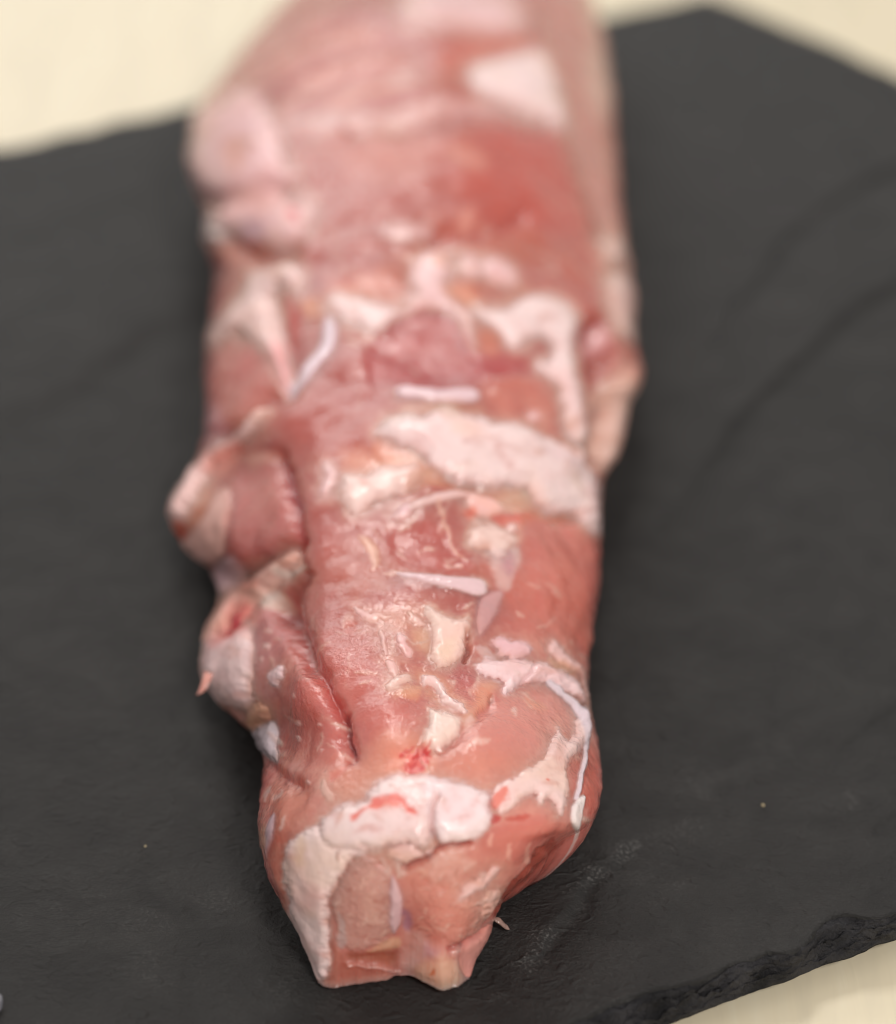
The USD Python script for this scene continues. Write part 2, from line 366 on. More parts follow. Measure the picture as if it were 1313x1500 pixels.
blur = lambda a, k: np.convolve(np.pad(a, k, mode='edge'), np.hanning(2 * k + 3)[1:-1] / np.hanning(2 * k + 3)[1:-1].sum(), mode='valid')
xl0, xr0 = blur(ip(tt, XL), 5), blur(ip(tt, XR), 5)
nl = (2.5 + 2.5 * sstep(560, 640, tt) * (1 - sstep(1080, 1150, tt)) + 3.5 * (1 - sstep(340, 420, tt)) * sstep(120, 170, tt)) * fbm(np.stack([tt / 13, tt * 0, tt * 0], -1), 4, 101)
nr = 2.0 * fbm(np.stack([tt / 16, tt * 0, tt * 0], -1), 3, 102)
keep = sstep(1300, 1420, tt)
xls, xrs = blur(xl0, 45) * (1 - keep) + xl0 * keep, blur(xr0, 45) * (1 - keep) + xr0 * keep
U = xls[:, None] + (xrs - xls)[:, None] * Sg
U = U + (xl0 - xls)[:, None] * (1 - sstep(0, 0.30, Sg)) + (xr0 - xrs)[:, None] * sstep(0.75, 1, Sg)
U = U + nl[:, None] * (1 - sstep(0, 0.05, Sg)) + nr[:, None] * sstep(0.96, 1, Sg)
xl, xr = U[:, 0], U[:, -1]
vb = ip(U, VB); vb = np.apply_along_axis(lambda r: blur(r, 9), 1, vb) + 1.6 * fbm(np.stack([U / 9, U * 0, U * 0], -1), 3, 111)
Vv = Tg + (vb - 1440) * sstep(1290, 1440, Tg)
zb_l = ip(tt, [(-45, .024), (0, .026), (160, .026), (300, .024), (600, .021), (700, .020), (760, .018), (830, .015), (870, .013), (950, .017), (1040, .014), (1100, .012), (1200, .014), (1300, .0085), (1380, .004), (1440, .0006)])
zb_l = blur(zb_l, 22)
zb_r = ip(tt, [(-45, .024), (0, .026), (300, .022), (540, .018), (700, .015), (900, .014), (1050, .014), (1150, .015), (1220, .016), (1260, .0125), (1300, .0085), (1350, .0045), (1440, .0006)])
zb_r = blur(zb_r, 22)
zc = ip(tt, [(-45, .040), (-20, .052), (20, .058), (150, .058), (400, .055), (700, .050), (900, .047), (1050, .0445), (1150, .0425), (1200, .0405), (1240, .0365), (1300, .0265), (1380, .0125), (1440, .0012)])
zc = blur(zc, 22)
X = 2 * Sg - 1
front_w = sstep(1120, 1330, Tg)
Xs = X + 0.10 * (1 - X ** 2) * (1 - front_w)            # the crest lies left of the middle
wedge = sstep(600, 700, Tg) * (1 - sstep(1040, 1140, Tg)) * (Xs < 0)
prof = np.clip(1 - np.abs(Xs) ** 2.3, 0, 1) ** (0.60 + 0.38 * wedge)
prof_f = np.clip(1 - np.abs(X) ** 3.0, 0, 1) ** 0.55
prof = prof * (1 - front_w) + prof_f * front_w
zbase = zb_l[:, None] * (1 - Sg) + zb_r[:, None] * Sg
Z = zbase + (zc[:, None] - zbase) * prof
Z = Z - 0.008 * sstep(600, 720, Tg) * (1 - sstep(1020, 1130, Tg)) * (1 - sstep(360, 480, U))        # the thinner flaps on the left
B = at(U, Vv, Z)


def normals(P):
    a = np.gradient(P, axis=0); b = np.gradient(P, axis=1)
    n = np.cross(b, a)
    n /= np.linalg.norm(n, axis=-1, keepdims=True) + 1e-15
    return n


def relax(A, k):
    for _ in range(k):
        A = A.copy()
        A[1:-1, 1:-1] = 0.5 * A[1:-1, 1:-1] + 0.125 * (A[:-2, 1:-1] + A[2:, 1:-1] + A[1:-1, :-2] + A[1:-1, 2:])
    return A


Nb = relax(normals(B), 25)
if (Nb[NT // 2, NS // 2] @ (np.array([0, 0, H]) - B[NT // 2, NS // 2])) < 0:
    Nb = -Nb
Nb /= np.linalg.norm(Nb, axis=-1, keepdims=True)
uv = np.stack([U.ravel(), Vv.ravel()], -1)
b3 = B.reshape(-1, 3)
hz = np.zeros(len(uv))                                   # relief in mm along the normal
wet = 0.2 + 0.5 * sstep(760, 980, uv[:, 1]) * sstep(-0.1, 0.45, fbm(b3 * 120 + 3, 3, 261))
# colour of the flesh itself: pink, orange and mauve areas, fibres
n1 = fbm(b3 * 45, 4, 201); n2 = fbm(b3 * 90 + 5, 4, 205); n3 = fbm(b3 * np.array([700, 160, 300.0]), 4, 209); n4 = fbm(b3 * 900, 3, 211)
mix = lambda A, c, w: A * (1 - w[:, None]) + lin(c) * w[:, None]
C = np.tile(lin((192, 102, 98)), (len(uv), 1))
C = mix(C, (202, 114, 96), sstep(0.0, 0.7, n1) * 0.75)
C = mix(C, (180, 94, 98), sstep(0.05, 0.8, n2) * 0.7)
C = mix(C, (214, 144, 136), sstep(0.25, 0.9, n3) * 0.25)
C = mix(C, (182, 88, 82), sstep(0.3, 0.9, -n3) * 0.15)
veil = (1 - np.abs(fbm(b3 * np.array([110, 60, 90.0]), 4, 213)) * 3.2).clip(0, 1) ** 2 * sstep(-0.2, 0.5, n2)
C = mix(C, (230, 184, 176), veil * 0.32)
hz += 1.05 * fbm(b3 * 55, 3, 221) + 0.24 * fbm(b3 * 150, 2, 225) + 0.03 * n3 + 0.04 * fbm(b3 * 420, 3, 227)
w1 = fbm(np.stack([uv[:, 0] / 22, uv[:, 1] / 22, uv[:, 0] * 0], -1), 3, 231); w2 = fbm(np.stack([uv[:, 0] / 22, uv[:, 1] / 22, uv[:, 0] * 0 + 9], -1), 3, 233)
w3 = fbm(np.stack([uv[:, 0] / 11, uv[:, 1] / 9, uv[:, 0] * 0], -1), 3, 235)
warp = uv + np.stack([w1, w2], -1) * 5.0
parts = []
pad_ = np.zeros(len(uv))
fine = fbm(np.stack([uv[:, 0] / 7 + uv[:, 1] / 30, uv[:, 1] / 3.5, uv[:, 0] * 0 + 4], -1), 3, 237)
thin = fbm(np.stack([uv[:, 0] / 30, uv[:, 1] / 16, uv[:, 0] * 0 + 7], -1), 3, 239)


def field(shape, widths=None, rag=1.5, pad=40, wob=1.0):
    p = np.asarray(shape, float)
    lo, hi = p.min(0) - pad, p.max(0) + pad
    sel = np.nonzero((uv >= lo).all(1) & (uv <= hi).all(1))[0]
    qq = uv[sel] + (warp[sel] - uv[sel]) * wob
    d = poly_sdf(qq, chaikin(p, 2)) if widths is None else line_sdf(qq, chaikin(p, 2, False), widths)
    return sel, d + w3[sel] * rag


def paint(shape, color, feather=4.0, op=1.0, h=0.0, dome=8.0, widths=None, part=None, var=0.06, rag=2.4, mat=None, label=None, w=None, streak=0.0):
    """One layer of the meat: its colour, its relief (mm), and, if named, a part of its own lying on the muscle."""
    sel, d = field(shape, widths, rag if mat is None else rag * 0.4, wob=1.0 if mat is None else 0.35)
    if mat is None:
        d = d + fine[sel] * (2.2 if part else 0.8)
        feather = feather * (2.3 if part else (1.0 if h or widths else 1.7))
    a = sstep(-feather, feather, d) * op
    if part and mat is None:
        a = a * (1 - 0.5 * sstep(0.1, 0.9, thin[sel]))
    if streak:
        a = a * sstep(-0.5, 0.6, n3[sel] * streak + (1 - streak) * 0.6 + 0.25 * n4[sel])
    if part and mat is None:
        hal = sstep(-26, 2, d + 6 * n4[sel] + 4 * w1[sel]) * 0.26
        C[sel] = C[sel] * (1 - hal[:, None]) + lin((228, 176, 164)) * hal[:, None]
    tint = np.ones((len(sel), 3))
    if part and mat is None:
        k = sstep(-0.1, 0.8, fbm(b3[sel] * 70 + 3, 3, 251))[:, None]; k2 = sstep(0.0, 0.8, fbm(b3[sel] * 110 + 8, 3, 253))[:, None]
        tint = np.array([1.04, 0.985, 1.02]) * (1 - k * np.array([0.02, 0.12, 0.12])) * (1 - k2 * np.array([0.0, 0.03, 0.10]))
    c = (lin(color) * tint) * (1 + var * (n2[sel] + 0.6 * w1[sel] + 0.5 * n4[sel]))[:, None]
    C[sel] = C[sel] * (1 - a[:, None]) + c * a[:, None]
    if h:
        rise = h * (0.6 if mat is None else 0.5) * (0.5 if part == 'fat_shred' else 1) * sstep(-0.5 * dome, dome * (1.7 if mat is None else 1.2), d)
        if part and mat is None:
            pad_[sel] = np.maximum(pad_[sel], rise)
        else:
            hz[sel] += rise
    if w is not None:
        wet[sel] += (w - wet[sel]) * sstep(-3, 3, d)
    if part:
        parts.append((part, sel, d, mat or FAT, label))


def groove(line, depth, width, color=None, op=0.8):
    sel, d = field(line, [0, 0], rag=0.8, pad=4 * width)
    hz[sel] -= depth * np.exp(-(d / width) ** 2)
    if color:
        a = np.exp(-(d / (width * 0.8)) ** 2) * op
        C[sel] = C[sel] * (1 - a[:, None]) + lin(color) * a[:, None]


def lump(u, v, ru, rv, h, ang=0.0):
    c, s = math.cos(ang), math.sin(ang)
    du, dv = uv[:, 0] - u, uv[:, 1] - v
    r = ((du * c + dv * s) / ru) ** 2 + ((-du * s + dv * c) / rv) ** 2
    hz[:] += h * np.exp(-r)


FATC, PALE, CREAM, PINKF, LAV = (243, 215, 208), (232, 188, 180), (238, 204, 188), (234, 192, 188), (216, 194, 200)
# broad tones of the muscle, with lighting corrections put into the colour
C = C * (1 - 0.2 * (1 - sstep(850, 1060, uv[:, 1])))[:, None]  # far, up-facing flesh darkened in albedo because the lamps overlight it
for P_, c_, o_ in (([(430, 720), (560, 740), (570, 860), (450, 880)], (180, 97, 95), .6), ([(420, 590), (560, 600), (560, 690), (430, 710)], (184, 86, 80), .6), ([(490, 950), (620, 1000), (620, 1090), (500, 1060)], (194, 106, 100), .6),
                   ([(760, 780), (890, 760), (890, 950), (740, 940)], (202, 104, 94), .6), ([(420, 180), (660, 180), (680, 330), (440, 330)], (180, 89, 82), .6), ([(470, 480), (540, 500), (540, 620), (460, 600)], (178, 95, 95), .6), ([(790, 330), (880, 340), (890, 450), (800, 420)], (182, 96, 88), .6)):
    paint(P_, c_, 34, o_)
paint([(740, 620), (900, 640), (900, 1000), (740, 1000)], (208, 120, 112), 50, .5)  # right side lightened in colour to make up for weak light
paint([(390, 1120), (600, 1100), (860, 1020), (890, 1180), (720, 1440), (470, 1450)], (214, 138, 130), 40, .6)  # paler front flesh, lightened further because it gets little light
# large lumps and furrows
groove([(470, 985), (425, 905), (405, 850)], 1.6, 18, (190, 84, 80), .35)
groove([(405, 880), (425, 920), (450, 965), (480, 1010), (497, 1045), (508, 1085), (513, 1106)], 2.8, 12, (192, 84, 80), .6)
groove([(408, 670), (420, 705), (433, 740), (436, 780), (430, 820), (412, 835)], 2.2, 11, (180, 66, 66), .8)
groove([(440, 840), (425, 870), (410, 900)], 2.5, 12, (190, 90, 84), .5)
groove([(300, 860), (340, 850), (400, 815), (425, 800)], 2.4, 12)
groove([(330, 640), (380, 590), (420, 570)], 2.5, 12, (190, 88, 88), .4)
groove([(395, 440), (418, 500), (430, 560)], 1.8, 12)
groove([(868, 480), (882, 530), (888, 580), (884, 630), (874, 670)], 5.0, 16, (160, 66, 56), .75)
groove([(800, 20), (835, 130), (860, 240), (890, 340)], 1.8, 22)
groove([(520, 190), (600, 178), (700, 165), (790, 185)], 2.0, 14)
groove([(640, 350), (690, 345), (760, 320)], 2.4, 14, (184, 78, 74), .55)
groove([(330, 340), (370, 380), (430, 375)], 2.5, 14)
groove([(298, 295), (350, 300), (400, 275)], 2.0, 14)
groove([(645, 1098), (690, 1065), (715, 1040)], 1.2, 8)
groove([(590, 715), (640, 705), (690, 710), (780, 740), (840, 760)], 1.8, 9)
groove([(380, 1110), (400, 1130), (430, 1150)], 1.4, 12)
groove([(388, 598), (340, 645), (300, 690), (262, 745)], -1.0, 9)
groove([(425, 808), (380, 850), (330, 895), (305, 940)], -0.9, 10)
lump(455, 990, 26, 90, 0.9, 0.35); lump(570, 1050, 50, 90, 2.0); lump(745, 1080, 70, 50, 2.0)
lump(690, 860, 170, 40, 1.5); lump(640, 640, 130, 40, 2.0); lump(700, 260, 130, 80, 3.0); lump(520, 300, 80, 120, 1.5); lump(780, 120, 60, 60, 1.5); lump(570, 800, 70, 60, -1.5); lump(630, 520, 80, 50, -2.0); lump(540, 1320, 40, 55, 1.5); lump(675, 1330, 50, 50, 1.5)

# --- far end, top of the frame
paint([(690, 200), (760, 190), (830, 220), (865, 290), (860, 330), (780, 340), (700, 330), (660, 290), (650, 240)], (190, 86, 76), 24, .7)
paint([(450, 30), (560, 40), (600, 120), (500, 150), (400, 130), (420, 80)], (198, 114, 100), 20, .6)
paint([(770, -60), (800, 60), (828, 160), (850, 250), (880, 330), (905, 400), (960, 420), (950, -60)], (188, 132, 124), 10, .85, w=.15)
paint([(860, 70), (890, 80), (900, 150), (885, 170), (865, 130)], (214, 178, 168), 16, .7)
for L in ([(330, 115), (400, 70), (470, 30), (540, 20)], [(380, 150), (450, 95), (540, 60), (600, 55)], [(470, 130), (540, 100), (600, 95)], [(350, 75), (420, 30), (480, -10)]):
    paint(L, (190, 112, 116), 9, .6, widths=[3, 8, 3], h=-.8)
    paint([(u + 14, v + 26) for u, v in L], (222, 162, 152), 9, .5, widths=[3, 7, 3], h=.6)
paint([(580, 10), (620, -30), (740, -30), (765, 20), (760, 50), (720, 55), (690, 45), (640, 35), (600, 30)], PINKF, 10, .95, 1.2, part='fat_patch', label='blurred pale fat at the far end')
paint([(640, 70), (700, 52), (755, 62), (760, 84), (700, 96), (660, 110), (630, 95)], (208, 112, 96), 14, .65)
paint([(685, 100), (720, 92), (770, 78), (802, 84), (820, 130), (832, 188), (805, 182), (770, 168), (720, 152), (690, 132)], FATC, 7, 1, 2.0, part='fat_patch', label='broad white fat patch at the far end')
paint([(400, 185), (480, 158), (560, 165), (640, 148), (720, 152), (770, 168), (700, 172), (640, 168), (590, 182), (520, 190), (450, 196)], (214, 164, 164), 9, .8, .6, w=.4)
paint([(560, 120), (600, 98), (620, 110), (590, 130)], (226, 178, 172), 10, .8, .6)
paint([(500, 230), (560, 200), (640, 195), (640, 260), (560, 280)], (196, 112, 98), 20, .6)
paint([(655, 225), (690, 235), (712, 252), (690, 262), (660, 245)], (222, 160, 148), 9, .6)
paint([(545, 185), (590, 178), (600, 195), (560, 200)], (224, 172, 160), 8, .6)
# the frilly fat on the left
paint([(276, 185), (310, 152), (360, 132), (385, 150), (395, 170), (408, 185), (412, 220), (415, 240), (440, 250), (430, 270), (410, 285), (440, 300), (458, 290), (462, 320), (450, 345), (420, 365), (400, 350), (375, 335), (345, 330), (315, 350), (296, 348), (298, 322), (320, 305), (298, 290), (280, 260), (270, 240), (280, 215)], (236, 190, 188), 8, .92, 2.2, dome=14, rag=8, part='fat_frill', label='frilled pink fat on the left edge')
paint([(336, 215), (352, 200), (366, 212), (362, 245), (345, 258), (332, 240)], (214, 142, 128), 10, .6, -.8, rag=8)
paint([(425, 305), (440, 312), (440, 328), (422, 330)], (214, 92, 98), 7, .85, -.8)
paint([(350, 330), (375, 318), (395, 330), (385, 352), (360, 350)], (206, 150, 168), 9, .85)
paint([(298, 325), (320, 318), (332, 335), (320, 352), (302, 352)], FATC, 7, .9, 1.2)
paint([(330, 280), (400, 268), (430, 290), (400, 320), (340, 305)], (244, 176, 170), 12, .75)
paint([(320, 355), (360, 358), (390, 372), (360, 382), (325, 375)], (206, 124, 108), 8, .7)
# pieces round the middle of the blurred half
paint([(555, 335), (620, 330), (642, 344), (600, 356), (560, 352)], (214, 164, 166), 6, .85, .8, part='sinew_strip', mat=SINEW, label='faint pale sinew on the far muscle')
paint([(668, 320), (690, 310), (695, 335), (678, 345)], (224, 160, 150), 7, .6)
paint([(470, 415), (540, 400), (595, 405), (600, 438), (560, 448), (500, 440)], (206, 120, 106), 12, .6)
paint([(478, 448), (500, 437), (540, 443), (575, 450), (592, 456), (570, 470), (555, 482), (545, 492), (530, 478), (505, 468), (485, 462)], FATC, 5, 1, 1.6, part='fat_patch', label='small white fat bar above the red muscle')
paint([(600, 400), (610, 375), (640, 362), (660, 370), (652, 384), (664, 395), (648, 414), (658, 430), (677, 445), (692, 460), (692, 480), (697, 505), (682, 510), (672, 497), (680, 475), (665, 455), (640, 448), (620, 450), (605, 457), (596, 440), (613, 425), (603, 412)], PINKF, 6, .95, 1.4, part='fat_patch', label='branching fat above the red muscle')
paint([(634, 378), (650, 376), (652, 390), (638, 392)], (232, 170, 148), 5, .8)
paint([(666, 388), (688, 372), (708, 392), (702, 408), (680, 402)], PINKF, 6, .9, 1.2, part='fat_patch')
paint([(705, 388), (725, 377), (745, 390), (762, 412), (750, 421), (725, 416), (708, 406)], PINKF, 6, .95, 1.2, part='fat_patch')
paint([(648, 420), (680, 408), (702, 430), (695, 452), (672, 440)], (222, 138, 112), 6, .8)
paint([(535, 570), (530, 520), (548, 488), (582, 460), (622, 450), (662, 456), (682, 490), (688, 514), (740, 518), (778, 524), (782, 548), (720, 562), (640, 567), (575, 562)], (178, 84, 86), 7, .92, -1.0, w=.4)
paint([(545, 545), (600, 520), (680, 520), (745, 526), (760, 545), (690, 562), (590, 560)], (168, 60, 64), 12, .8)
paint([(690, 440), (735, 455), (760, 438), (790, 428), (812, 434), (842, 455), (850, 490), (840, 520), (844, 545), (852, 570), (860, 610), (864, 640), (850, 652), (835, 646), (825, 625), (822, 590), (816, 562), (800, 548), (786, 536), (790, 524), (808, 528), (813, 512), (806, 496), (787, 486), (772, 500), (756, 514), (742, 500), (733, 488), (715, 470), (700, 460)], FATC, 6, 1, 2.2, dome=10, part='fat_patch', label='curved white fat running down the right side')
paint([(700, 480), (722, 475), (735, 500), (730, 518), (708, 512)], (206, 122, 106), 6, .85)
paint([(700, 570), (755, 548), (800, 552), (820, 580), (816, 622), (780, 632), (720, 616), (705, 592)], (200, 118, 106), 18, .6, .4)
paint([(746, 604), (772, 592), (792, 602), (786, 620), (758, 620)], (184, 92, 86), 5, .85, -1.2)
paint([(771, 608), (780, 601), (790, 609), (786, 619), (775, 619)], (236, 184, 180), 3.5, 1, 1.6, part='fat_bead', label='round pale bead in a red hollow')
paint([(576, 570), (590, 562), (620, 567), (660, 571), (696, 569), (704, 580), (697, 593), (665, 596), (640, 593), (600, 586), (582, 580)], (230, 194, 198), 3.5, 1, 2.0, dome=6, part='sinew_strip', mat=SINEW, label='white sinew strip across the far muscle', w=.5)
paint([(600, 590), (700, 598), (710, 612), (640, 606), (590, 606)], (206, 136, 112), 7, .7)
# right edge
for P_ in ([(876, 370), (885, 343), (905, 348), (917, 370), (905, 390), (888, 386)], [(884, 415), (905, 398), (925, 408), (936, 440), (936, 482), (926, 502), (905, 487), (890, 450)]):
    paint(P_, (230, 198, 186), 7, .95, 1.8, part='fat_patch')
paint([(868, 480), (884, 470), (896, 490), (890, 510), (874, 505)], (216, 156, 162), 8, .85, 1.0)
paint([(896, 560), (915, 535), (940, 530), (948, 548), (940, 575), (925, 600), (920, 640), (912, 668), (894, 694), (880, 694), (880, 662), (888, 630), (894, 592)], (222, 184, 170), 6, .9, 2.4, dome=12, part='fat_flap', label='pale fat flap hanging at the right edge')
paint([(905, 505), (935, 505), (950, 545), (930, 570), (905, 545)], (196, 112, 102), 10, .7)
# left, Y of fat and sinew
paint([(303, 505), (312, 475), (340, 450), (358, 425), (365, 400), (400, 384), (425, 378), (447, 395), (442, 425), (430, 434), (415, 420), (404, 416), (402, 440), (411, 480), (413, 505), (422, 545), (432, 562), (420, 577), (409, 556), (399, 526), (385, 511), (365, 500), (350, 486), (330, 492), (312, 514)], (240, 205, 196), 6, 1, 2.2, part='fat_patch', label='forked white fat on the left side')
paint([(398, 500), (412, 510), (424, 550), (418, 572), (406, 548)], (244, 156, 158), 7, .8)
paint([(474, 470), (488, 463), (495, 490), (486, 516), (466, 537), (446, 562), (428, 577), (417, 566), (430, 546), (455, 526), (472, 500)], (226, 198, 206), 3.5, 1, 1.8, dome=6, part='sinew_strip', mat=SINEW, label='curved lilac white sinew on the left', w=.5)
paint([(418, 440), (432, 445), (440, 470), (430, 515), (418, 512), (420, 480)], (194, 92, 90), 7, .8, -1.0)
paint([(445, 445), (465, 442), (470, 462), (450, 468)], (218, 150, 124), 6, .8)
paint([(310, 515), (345, 490), (385, 515), (400, 560), (385, 592), (340, 620), (305, 630), (302, 560)], (202, 122, 120), 10, .75)
paint([(300, 600), (322, 590), (330, 640), (312, 665), (298, 650)], (208, 152, 164), 8, .7)
# the left flap
paint([(372, 600), (390, 595), (396, 612), (370, 637), (345, 657), (322, 682), (302, 712), (282, 742), (266, 772), (252, 777), (240, 752), (258, 718), (288, 683), (318, 652), (348, 620)], (240, 198, 188), 5, 1, 2.4, dome=10, part='fat_flap', label='pale fat edge of the upper left flap')
paint([(305, 690), (330, 660), (355, 645), (362, 660), (340, 685), (318, 700)], (246, 138, 126), 8, .85)
paint([(272, 772), (296, 722), (316, 706), (312, 735), (298, 765), (284, 788)], (222, 144, 120), 8, .6)
paint([(246, 768), (262, 762), (275, 775), (268, 794), (254, 788)], (212, 76, 48), 5, .9)
paint([(264, 792), (290, 772), (318, 728), (338, 712), (342, 735), (332, 790), (320, 830), (290, 828), (272, 810)], (224, 172, 166), 5, .9, .8, part='membrane', mat=SINEW, label='thin pale membrane under the flap')
paint([(345, 700), (380, 680), (412, 690), (428, 730), (428, 770), (400, 805), (370, 818), (338, 805), (335, 755)], (196, 114, 114), 8, .85)
paint([(360, 668), (385, 660), (412, 662), (400, 676), (372, 682)], (220, 158, 148), 6, .7)
paint([(312, 832), (335, 813), (354, 822), (348, 850), (325, 872), (312, 862)], (206, 172, 184), 6, .85, 1.2, part='membrane', mat=SINEW, label='lilac membrane below the upper left flap')
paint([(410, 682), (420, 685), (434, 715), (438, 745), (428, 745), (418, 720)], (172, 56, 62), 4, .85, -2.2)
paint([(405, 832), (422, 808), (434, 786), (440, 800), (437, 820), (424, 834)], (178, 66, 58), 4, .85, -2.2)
paint([(470, 682), (482, 678), (494, 694), (490, 715), (475, 730), (468, 718), (478, 700)], (230, 184, 182), 4, .95, 1.0, part='fat_patch')
# second lobe on the left
paint([(314, 884), (335, 858), (362, 838), (400, 822), (420, 800), (434, 812), (430, 830), (408, 850), (388, 878), (372, 905), (350, 918), (320, 932), (300, 945), (296, 930)], (236, 182, 166), 6, .95, 1.6, dome=10, part='fat_layer', label='pale fat rim of the lower left lobe')
paint([(398, 832), (415, 836), (440, 822), (442, 828), (420, 844), (402, 845)], (236, 200, 186), 3, .9, .8)
paint([(384, 870), (404, 860), (412, 876), (398, 896), (384, 892)], (232, 190, 176), 5, .8, .8)
paint([(296, 955), (310, 935), (332, 924), (354, 918), (371, 915), (373, 950), (369, 980), (371, 1010), (376, 1030), (358, 1044), (330, 1030), (306, 1016), (290, 992)], (238, 204, 198), 5, 1, 2.2, dome=12, part='fat_lobe', label='rounded white fat lobe on the lower left')
paint([(312, 948), (328, 918), (344, 894), (362, 880), (382, 892), (366, 916), (346, 934), (328, 946)], (234, 96, 92), 9, .85)
paint([(326, 940), (336, 918), (346, 902), (356, 906), (352, 924), (338, 940)], (196, 16, 40), 3, .95, -.3, w=.7, rag=5)
paint([(356, 860), (378, 850), (386, 856), (370, 868)], (236, 128, 118), 5, .7)
paint([(373, 905), (400, 888), (420, 905), (418, 960), (406, 1010), (392, 1038), (378, 1022), (371, 980)], (188, 114, 118), 6, .85)
paint([(392, 985), (408, 975), (418, 980), (412, 998), (400, 1006), (392, 1000)], (236, 200, 198), 2.5, 1, 1.2, dome=4, part='fat_bead', label='small white fleck on the left muscle')
for u, v, r in ((393, 925, 6), (392, 948, 5), (380, 965, 6), (437, 1022, 4), (442, 1060, 6), (437, 1086, 5), (452, 995, 3), (472, 1100, 3), (403, 1130, 4), (446, 1143, 7), (425, 1150, 5), (470, 1062, 3)):
    paint([(u - r, v - r * .3), (u + r * .3, v - r), (u + r, v), (u + r * .2, v + r * .8)], (228, 176, 174), 2.5, .75, .4, dome=3)
paint([(356, 1042), (375, 1029), (394, 1034), (399, 1056), (382, 1066), (364, 1070)], (226, 168, 140), 4, .95, 1.6, part='fat_bead', label='orange fat bead below the left lobe')
paint([(366, 1074), (385, 1062), (402, 1055), (409, 1070), (405, 1095), (407, 1117), (395, 1114), (380, 1102), (366, 1088)], LAV, 3, 1, 2.0, part='membrane', mat=SINEW, label='lilac membrane bead on the left edge', w=.5)
paint([(497, 1040), (512, 1043), (517, 1070), (513, 1104), (504, 1080)], (150, 66, 68), 3.5, .8, -1.6)
# big fat band in the middle
paint([(540, 655), (600, 668), (660, 704), (720, 716), (800, 742), (840, 755), (830, 765), (720, 732), (640, 716), (580, 690)], (218, 124, 98), 7, .8)  # orange shadow edge below the fat band, painted into the colour
paint([(551, 643), (565, 625), (585, 612), (600, 610), (615, 619), (640, 605), (665, 615), (700, 621), (735, 625), (760, 625), (790, 635), (815, 650), (845, 656), (860, 666), (862, 690), (874, 715), (879, 742), (882, 778), (866, 784), (855, 776), (850, 756), (835, 748), (820, 746), (800, 738), (790, 734), (775, 720), (765, 712), (740, 710), (715, 708), (690, 705), (660, 700), (640, 688), (620, 675), (600, 663), (580, 655), (560, 652)], FATC, 4, 1, 3.2, dome=12, part='fat_layer', label='broad white fat band across the middle')
paint([(640, 605), (652, 600), (672, 612), (665, 630), (645, 625)], (240, 196, 178), 6, .7)
paint([(770, 640), (815, 652), (846, 672), (842, 690), (800, 672)], (226, 190, 190), 8, .6, -.8)
paint([(815, 640), (828, 650), (842, 668), (834, 672), (818, 655)], (198, 116, 102), 4, .8, -1.0)
paint([(495, 660), (540, 665), (600, 680), (560, 690), (510, 698)], (222, 138, 108), 9, .6)
paint([(500, 705), (515, 700), (540, 697), (570, 688), (600, 683), (622, 690), (612, 706), (590, 718), (560, 728), (540, 740), (526, 753), (514, 751), (502, 735)], (242, 208, 196), 4, 1, 2.0, part='fat_patch', label='cream fat patch left of the big band')
paint([(590, 702), (615, 690), (645, 694), (656, 706), (625, 716), (596, 716)], (220, 160, 144), 7, .65, .5)
paint([(526, 712), (538, 708), (540, 718), (530, 720)], (236, 150, 138), 4, .7)
paint([(574, 756), (588, 741), (604, 745), (600, 760), (582, 766)], (230, 184, 186), 4, .95, 1.2, part='fat_bead', label='pink fat bead beside the thin strand')
paint([(602, 746), (620, 738), (645, 732), (675, 724), (700, 720)], (228, 186, 182), 3.5, .95, 1.0, dome=4, widths=[4, 6, 6, 5], part='sinew_strip', mat=SINEW, label='thin pale strand below the fat band')
paint([(678, 738), (690, 722), (715, 718), (737, 735), (737, 750), (716, 757), (694, 757)], (242, 196, 186), 4, 1, 1.6, part='fat_patch')
paint([(725, 718), (770, 718), (788, 735), (770, 752), (740, 750)], (230, 182, 164), 7, .65, .7)
paint([(680, 750), (692, 744), (700, 756), (690, 764)], (232, 104, 84), 4, .85)
paint([(712, 760), (726, 752), (742, 756), (764, 755), (768, 770), (748, 776), (730, 772)], (222, 78, 64), 4, .85, -.5, w=.6)
paint([(762, 756), (790, 745), (796, 752), (774, 770), (758, 780)], (200, 98, 66), 4, .7)
paint([(741, 768), (750, 764), (757, 772), (752, 782), (743, 780)], (238, 196, 192), 2.5, 1, 1.2, dome=4, part='fat_bead', label='white fat bead by the red spot')
paint([(690, 772), (715, 764), (738, 778), (756, 790), (746, 810), (730, 826), (716, 816), (712, 802), (698, 806), (686, 800)], (238, 204, 190), 5, .95, 1.2, part='fat_patch', label='cream fat tongue below the red spot')
paint([(712, 808), (735, 815), (758, 800), (764, 820), (748, 850), (735, 872), (722, 868), (716, 842)], (216, 172, 172), 6, .75, .4)
paint([(736, 808), (752, 814), (749, 846), (735, 850), (728, 830)], (188, 126, 138), 5, .75)
paint([(697, 890), (706, 876), (736, 868), (726, 897), (712, 920), (701, 937), (694, 915)], (202, 152, 158), 6, .8, .4, part='membrane', mat=SINEW, label='lilac membrane right of the sinew strip')
paint([(566, 770), (620, 764), (660, 785), (692, 832), (680, 850), (640, 846), (590, 836), (568, 810)], (184, 86, 82), 10, .75, -.6)
paint([(645, 742), (652, 775), (665, 805), (682, 826)], (220, 164, 152), 3, .75, .4, widths=[4, 3, 3, 2])
paint([(524, 780), (540, 784), (556, 800), (556, 824), (546, 836), (548, 815), (534, 798)], (230, 178, 162), 5, .85, .6)
